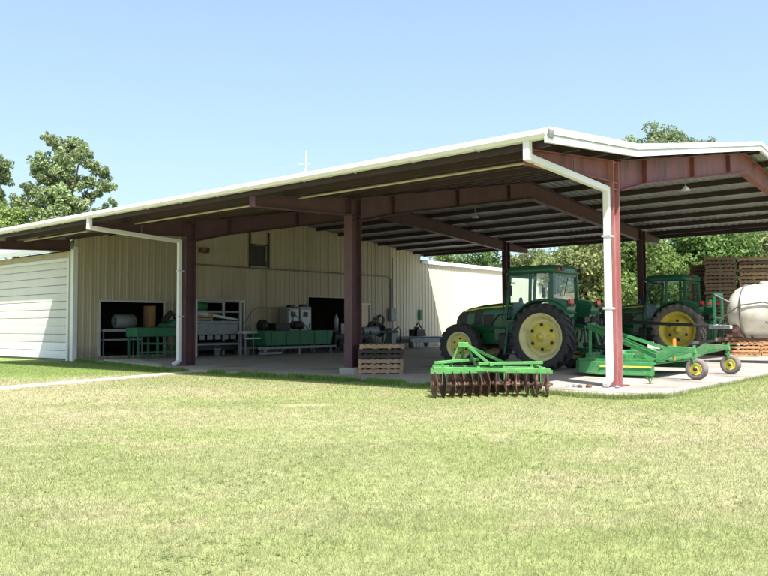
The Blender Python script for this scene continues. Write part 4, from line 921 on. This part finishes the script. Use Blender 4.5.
# green sorting conveyor by the first opening
k = mach('green_conveyor', 'long green conveyor table on open legs in front of the first wall opening', 'conveyor')
b = MB(); b.box(1.75, 4.75, 20.55, 21.35, .88, 1.25); b.build('bed', 'machgreen', k, bevel=.02)
MB().box(1.85, 4.65, 20.62, 21.28, 1.255, 1.27).build('belt', 'black', k)
b = MB(); b.prism([(3.1, 1.28), (4.75, 1.28), (4.75, 1.62), (3.6, 1.55), (3.3, 1.42)], 'Y', 20.6, 21.3); b.build('hopper', 'machgreen', k, bevel=.02)
for s_ in (1.85, 2.75, 3.65, 4.55):
    for t_ in (20.62, 21.28): MB().box(s_ - .04, s_ + .04, t_ - .03, t_ + .03, 0, .88).build('leg', 'machgreen', k)
b = MB(); b.bar((1.85, 20.6, .25), (4.6, 20.6, .25), .05, .07); b.bar((1.85, 20.6, .62), (4.6, 20.6, .55), .05, .07); b.bar((3.7, 20.58, .28), (4.5, 20.58, .85), .04, .06); b.build('brace', 'machgreen', k)
b = MB(); b.tube([(3.2, 20.9, 1.5), (3.6, 20.9, 1.9)], .12, 10); b.box(3.8, 4.2, 20.7, 21.1, 1.6, 1.8); b.build('motor', 'black', k, bevel=.02)
# blower on grey bench in the opening
k = mach('grey_blower', 'grey drum shaped blower on a bench inside the first wall opening', 'blower')
b = MB(); b.lathe([(0, 2.1), (.12, 2.1), (.13, 2.06), (.26, 2.08), (.29, 2.12), (.29, 2.95), (.24, 3.0), (0, 3.0)], 'X', 24, (0, 22.75, 1.52)); b.build('drum', 'grey', k)
b = MB(); b.box(1.35, 3.3, 22.4, 23.2, 1.08, 1.20); b.box(1.4, 3.2, 22.5, 23.1, .72, .78); b.build('bench_top', 'lightgrey', k, bevel=.01)
for s_ in (1.4, 3.2):
    for t_ in (22.45, 23.1): MB().box(s_, s_ + .05, t_, t_ + .05, 0, 1.08).build('leg', 'grey', k)
k = tag(MB().box(3.75, 4.05, 22.7, 23.2, 1.2, 2.2).build('wooden_crate', 'woodbright', None, bevel=.02), 'narrow wooden crate standing at the right inside the first opening', 'crate'); frame_obj(k)
# seed cleaner rack
k = mach('screening_machine', 'tall grey framed screening machine before the second wall opening', 'machine')
for s_ in (4.40, 6.80):
    for t_ in (20.3, 21.5): MB().box(s_ - .045, s_ + .045, t_ - .045, t_ + .045, 0, 2.42).build('post', 'lightgrey', k)
b = MB()
for z in (2.38, 1.92, 1.48, .98, .52):
    b.bar((4.4, 20.3, z), (6.8, 20.3, z), .05, .08); b.bar((4.4, 21.5, z), (6.8, 21.5, z), .05, .08)
b.build('rail', 'grey', k)
b = MB(); b.prism([(4.5, 1.95), (6.7, 1.62), (6.7, 1.54), (4.5, 1.80)], 'Y', 20.35, 21.45); b.build('screen', 'lightgrey', k)
MB().box(4.5, 6.7, 20.36, 21.44, .98, 1.42).build('shaker_box', 'grey', k, bevel=.02)
for i in range(5): MB().box(4.6 + i * .42, 4.88 + i * .42, 20.31, 20.355, .72, .90).build('outlet', 'grey', k)
MB().box(4.5, 6.7, 20.5, 21.3, .25, .60).build('base_box', 'black', k, bevel=.02)
b = MB(); b.lathe([(0, 4.9), (.2, 4.92), (.22, 5.3), (0, 5.32)], 'X', 16, (0, 20.9, 2.15)); b.build('motor', 'machgreen', k)
# small belt table + green hopper
k = mach('belt_table', 'short light grey belt table between screening machine and green hopper', 'conveyor')
MB().box(6.6, 8.0, 19.75, 20.25, .95, 1.08).build('table_top', 'lightgrey', k, bevel=.01)
MB().box(6.6, 8.1, 19.6, 19.74, .72, .78).build('tray', 'white', k)
for s_ in (6.65, 7.9):
    for t_ in (19.78, 20.2): MB().box(s_, s_ + .05, t_, t_ + .05, 0, .95).build('leg', 'grey', k)
k = mach('green_hopper', 'dark green steel trough machine with pipe handrail before the end wall', 'machine')
b = MB(); b.prism([(7.5, .42), (11.6, .42), (11.75, 1.08), (7.3, 1.08)], 'Y', 19.3, 20.5); b.build('trough', 'machgreen', k, bevel=.02)
for i in range(5): MB().box(7.75 + i * .9, 7.82 + i * .9, 19.27, 19.298, .45, 1.05).build('stiffener', 'machgreen', k)
MB().box(7.0, 11.9, 19.25, 19.35, .26, .36).box(7.0, 11.9, 20.4, 20.5, .26, .36).box(6.9, 8.0, 18.9, 19.2, .05, .14).build('skid', 'grey', k)
for s_ in (7.3, 9.4, 11.5):
    for t_ in (19.25, 20.4): MB().box(s_, s_ + .09, t_, t_ + .1, 0, .26).build('leg', 'grey', k)
MB().tube([(6.35, 19.6, 1.35), (6.95, 19.6, 2.02), (7.2, 19.6, 2.10), (8.9, 19.6, 2.10), (9.3, 19.6, 1.95), (10.4, 19.6, 1.1)], .03, 7).tube([(6.95, 19.6, 2.02), (6.95, 19.6, 0)], .025, 6).build('handrail', 'pipe', k)
b = MB(); b.lathe([(0, 7.7), (.28, 7.7), (.28, 7.95), (0, 7.95)], 'X', 16, (0, 20.0, 1.30)); b.box(8.3, 9.2, 19.6, 20.2, 1.09, 1.42); b.lathe([(0, 9.6), (.2, 9.6), (.2, 10.2), (0, 10.2)], 'X', 16, (0, 19.9, 1.32)); b.build('motor', 'black', k, bevel=.02)
MB().tube([(9.6, 19.9, 1.3), (9.6, 19.9, 1.75)], .05, 8).build('outlet_pipe', 'rusty', k)
# electrical cabinets
for i, (s0, lb) in enumerate(((10.5, 'left of two tall grey electrical cabinets against the end wall'), (11.35, 'right of two tall grey electrical cabinets against the end wall'))):
    k = thing('electrical_cabinet', lb, 'cabinet', L(s0, 21.2), ANG, 'tall grey electrical cabinets'); MB().box(0, .78, 0, .5, .45, 2.2 + .05 * i).build('cabinet_body', 'grey', k, bevel=.02)
    d_ = MB().box(.05, .73, -.025, -.001, .55, 2.1).build('door', 'lightgrey', k, bevel=.008); MB().box(.6, .64, -.05, -.026, 1.2, 1.4).build('handle', 'black', d_)
    MB().box(.25, .53, .05, .35, 2.2 + .05 * i, 2.32 + .05 * i).build('vent_cap', 'black', k)
    for xx in (.03, .7):
        for yy in (.02, .43): MB().box(xx, xx + .05, yy, yy + .05, 0, .45).build('leg', 'black', k)
    MB().box(.2, .48, -.06, -.001, 1.75, 1.98).build('meter', 'black', k)
# small white box on a stand + tyre-like spools + tank in the third opening
k = mach('feed_mill', 'dark low feed mill with white box on top, left of the middle column', 'machine')
MB().box(11.9, 14.6, 19.3, 20.3, .25, .85).build('mill_body', 'black', k, bevel=.04)
MB().box(12.7, 13.35, 19.2, 19.7, .87, 1.40).build('white_box', 'white', k, bevel=.03)
for sx_ in (12.3, 14.2): MB().lathe([(0, 19.0), (.3, 19.02), (.34, 19.1), (.3, 19.18), (0, 19.2)], 'Y', 20, (sx_, 0, .36)).build('wheel', 'tyre', k)
MB().tube([(13.5, 19.8, 1.0), (15.6, 19.8, 1.02)], .22, 12).build('auger_tube', 'grey', k)
MB().lathe([(0, 0), (.12, 0), (.12, .7), (.06, .85), (.05, .95), (0, .95)], 'Z', 16, (14.7, 21.9, .95)).build('gas_bottle', 'lightgrey', k)
MB().box(14.3, 15.2, 21.6, 22.1, 0, .95).build('stand', 'black', k)
# black cultivator right of column B
k = mach('black_cultivator', 'black field cultivator with coil springs and shanks behind the pallets', 'cultivator')
b = MB(); b.bar((14.0, 20.0, .95), (17.5, 20.0, .95), .12, .14); b.bar((14.0, 20.7, .95), (17.5, 20.7, .95), .12, .14)
for s_ in (14.3, 15.7, 17.2): b.bar((s_, 20.0, .95), (s_, 20.7, .95), .1, .1)
b.build('toolbar', 'black', k)
for i in range(6):
    s_ = 14.2 + i * .62; t_ = 20.0 if i % 2 else 20.7
    MB().tube([(s_, t_, 1.0), (s_ + .05, t_ - .25, 1.25), (s_, t_ - .45, .95), (s_, t_ - .40, .45), (s_, t_ - .12, .12)], .035, 6).build('shank', 'black', k)
for i, s_ in enumerate((14.4, 15.9, 16.5)):
    b = MB(); b.lathe([(.26, -.08), (.36, -.09), (.38, 0), (.36, .09), (.26, .08), (.2, .03), (0, .03)], 'Y', 22, (s_, 20.35, 1.05 + .12 * (i % 2))); b.build('gauge_wheel', 'tyre', k)
MB().lathe([(.26, -.08), (.30, -.09), (.30, .09), (.2, .03), (0, .03)], 'Y', 20, (14.0, 19.6, .95)).build('wheel', 'machgreen', k)
b = MB(); b.bar((15.6, 20.3, .95), (16.0, 20.3, 1.75), .06, .06); b.bar((16.4, 20.3, .95), (16.0, 20.3, 1.75), .06, .06); b.build('hitch_mast', 'black', k)
MB().box(17.3, 17.7, 20.2, 20.6, .2, 1.15).build('spring_box', 'grey', k, bevel=.02)
# grey finishing mower further right
k = mach('grey_mower', 'low grey finishing mower on small wheels left of the nearer tractor', 'mower')
b = MB(); b.prism([(18.6, .30), (21.8, .30), (21.8, .52), (21.3, .66), (19.1, .66), (18.6, .52)], 'Y', 19.9, 21.2); b.build('deck', 'grey', k, bevel=.02)
b = MB(); b.box(19.6, 20.3, 20.2, 20.8, .67, 1.05); b.lathe([(0, .1), (.16, .1), (.16, .25), (0, .25)], 'Z', 14, (19.95, 20.5, .95)); b.bar((19.3, 20.4, .7), (19.95, 20.4, 1.45), .05, .07); b.bar((20.7, 20.4, .7), (19.95, 20.4, 1.45), .05, .07); b.build('hitch_mast', 'black', k)
for s_ in (18.5, 21.9):
    for t_ in (19.8, 21.3): MB().lathe([(0, -.06), (.17, -.06), (.2, 0), (.17, .06), (0, .06)], 'Y', 16, (s_, t_, .2)).build('wheel', 'tyre', k); MB().bar((s_, t_ + .08, .16), (s_, t_ + .08, .6), .05, .05).build('wheel_bracket', 'black', k)
b = MB(); b.bar((18.5, 19.88, .6), (21.9, 19.88, .6), .05, .06); b.build('wheel_bar', 'black', k)
k = mach('oil_barrel', 'dark steel barrel between cultivator and grey mower by the wall', 'barrel')
b = MB(); b.lathe([(0, 0), (.28, 0), (.29, .03), (.28, .05), (.28, .29), (.29, .31), (.28, .33), (.28, .57), (.29, .59), (.28, .61), (.28, .85), (.29, .88), (.27, .88), (.27, .86), (0, .86)], 'Z', 24, (18.05, 20.9, 0)); b.build('drum', 'grey', k)
MB().lathe([(.0, .868), (.04, .868), (.04, .885), (0, .885)], 'Z', 10, (18.15, 20.8, 0)).build('bung', 'black', k)

# ------------------------------------------------------------------ antenna mast
an = thing('antenna_mast', 'thin white antenna mast showing above the middle of the roof', 'antenna', (-7.5, 74.3, -.1))
MB().tube([(0, 0, 0), (0, 0, 18.3)], [.13, .07], 8).build('mast', 'lightgrey', an)
b = MB()
for z, w in ((17.4, .55), (17.0, .8), (16.2, .45)): b.bar((-w, 0, z), (w * .6, 0, z), .05, .05)
b.box(-.16, .16, -.16, .16, 15.6, 16.6); b.build('aerial', 'lightgrey', an)

# ------------------------------------------------------------------ weed on slab and stones at the corner column
wd = thing('weed_plant', 'single leafy green weed growing through the concrete beside the mower', 'weed', L(1.0, -.35, 0), 0)
r_ = random.Random(3); b = MB(); lf = MB()
for i in range(7):
    a = r_.uniform(0, 6.28); l = r_.uniform(.12, .34); p = Vector((math.cos(a) * l * .45, math.sin(a) * l * .45, l * .9)); b.tube([(0, 0, -.01), p * .55 + Vector((0, 0, .03)), p], [.006, .005, .003], 5)
    for q in range(4):
        c = p * (.4 + q * .2); d = Vector((math.cos(a + q * 1.7), math.sin(a + q * 1.7), .25)); n_ = Vector((-d.y, d.x, 0)) * .022
        lf.add([c, c + d * .04 + n_, c + d * .09, c + d * .04 - n_], [(0, 1, 2, 3)])
lm = mat('weed_leaf', (0.12, 0.30, 0.05), .6, 0, .2, 20, transl=.3); b.build('stem', lm, wd); lf.build('foliage', lm, wd)['kind'] = 'stuff'
gm_ = []
for i, (s_, t_, rr) in enumerate(((-.75, .55, .06), (-.8, .42, .05), (-.7, .75, .045), (-.68, .28, .07), (-.5, -.25, .05))):
    bm = bmesh.new(); bmesh.ops.create_icosphere(bm, subdivisions=2, radius=rr)
    for v_ in bm.verts: v_.co *= r_.uniform(.82, 1.12); v_.co.z *= .7
    me = bpy.data.meshes.new('stone'); bm.to_mesh(me); bm.free(); me.materials.append(M['rustyd'] if i % 2 else M['grey']); o = link('stone', me); o.location = L(s_, t_, rr * .4)
    tag(o, ['second stone from the left at the foot of the corner column', 'third stone from the left, reddish, at the downspout foot', 'leftmost small stone on the concrete by the white downspout', 'fourth stone from the left, reddish, by the corner column', 'stone lying alone right of the corner column foot'][i], 'stone', 'stones at the foot of the corner column')

# ------------------------------------------------------------------ clutter along the end wall
def bucket(lb, s_, t_, m, h=.38, r0=.15):
    k = thing('bucket', lb, 'bucket', L(s_, t_), 0, 'buckets standing along the end wall')
    MB().lathe([(0, .01), (r0 * .8, .0), (r0, h), (r0 * 1.06, h), (r0 * 1.06, h - .03), (r0 * .97, h - .03), (r0 * .78, .02), (0, .02)], 'Z', 18).build('bucket_body', m, k)
    MB().tube([(-r0, 0, h - .02), (-r0 * .7, .05, h + .08), (0, .08, h + .13), (r0 * .7, .05, h + .08), (r0, 0, h - .02)], .006, 5).build('handle', 'pipe', k)
bucket('grey bucket standing in front of the tall screening machine', 5.3, 20.0, 'grey', .34)
bucket('blue grey bucket right of the green hopper', 12.1, 18.8, 'lightgrey'); bucket('rust coloured bucket beside the dark feed mill', 15.1, 19.4, 'rusty', .4, .17)
for i, (s_, t_, h, m, lb) in enumerate(((4.95, 20.7, .5, 'wood', 'wooden box on top of the screening machine shaker'), (8.2, 21.7, .7, 'woodgrey', 'weathered wooden crate behind the green hopper'), (9.6, 21.6, .9, 'wood', 'tall wooden crate behind the green hopper'), (13.6, 22.9, .8, 'lightgrey', 'pale steel bin inside the third wall opening'), (13.0, 23.6, 1.5, 'grey', 'tall grey steel locker inside the third wall opening'))):
    k = thing('storage_crate', lb, 'crate', L(s_, t_, 1.42 if i == 0 else 0), ANG + R(random.uniform(-6, 6)))
    w_ = .34
    for q in range(4 if i != 4 else 2):
        z0 = q * h / (4 if i != 4 else 2); z1 = z0 + h / (4 if i != 4 else 2) - .02
        MB().box(-w_, w_, -w_, w_, z0, z1).build('board', m, k, bevel=.006)
    for a in (-1, 1):
        for b_ in (-1, 1): MB().box(a * w_ - .025, a * w_ + .025, b_ * w_ - .025, b_ * w_ + .025, .0, h + .01).build('corner_post', m, k)
for i, (s_, dx, lb) in enumerate(((5.15, .25, 'left of two long boards leaning on the end wall near the second opening'), (5.4, .32, 'right of two long boards leaning on the end wall near the second opening'))):
    k = tag(MB().bar((s_, 21.6, 0), (s_ + dx, 22.12, 2.1), .14, .03).build('leaning_board', 'wood' if i else 'woodgrey'), lb, 'board', 'boards leaning on the end wall'); frame_obj(k)
k = thing('hose_coil', 'black hose coiled on a hook right of the third wall opening', 'hose', C0, ANG)
b = MB()
for q in range(5): b.lathe([(.28 + .02 * (q % 2), 22.08 - q * .03), (.30 + .02 * (q % 2), 22.065 - q * .03), (.28 + .02 * (q % 2), 22.05 - q * .03), (.26 + .02 * (q % 2), 22.065 - q * .03), (.28 + .02 * (q % 2), 22.08 - q * .03)], 'Y', 22, (18.5, 0, 1.6))
b.build('coil', 'black', k); MB().box(18.46, 18.54, 21.9, 22.16, 1.80, 1.86).build('hook', 'pipe', k)
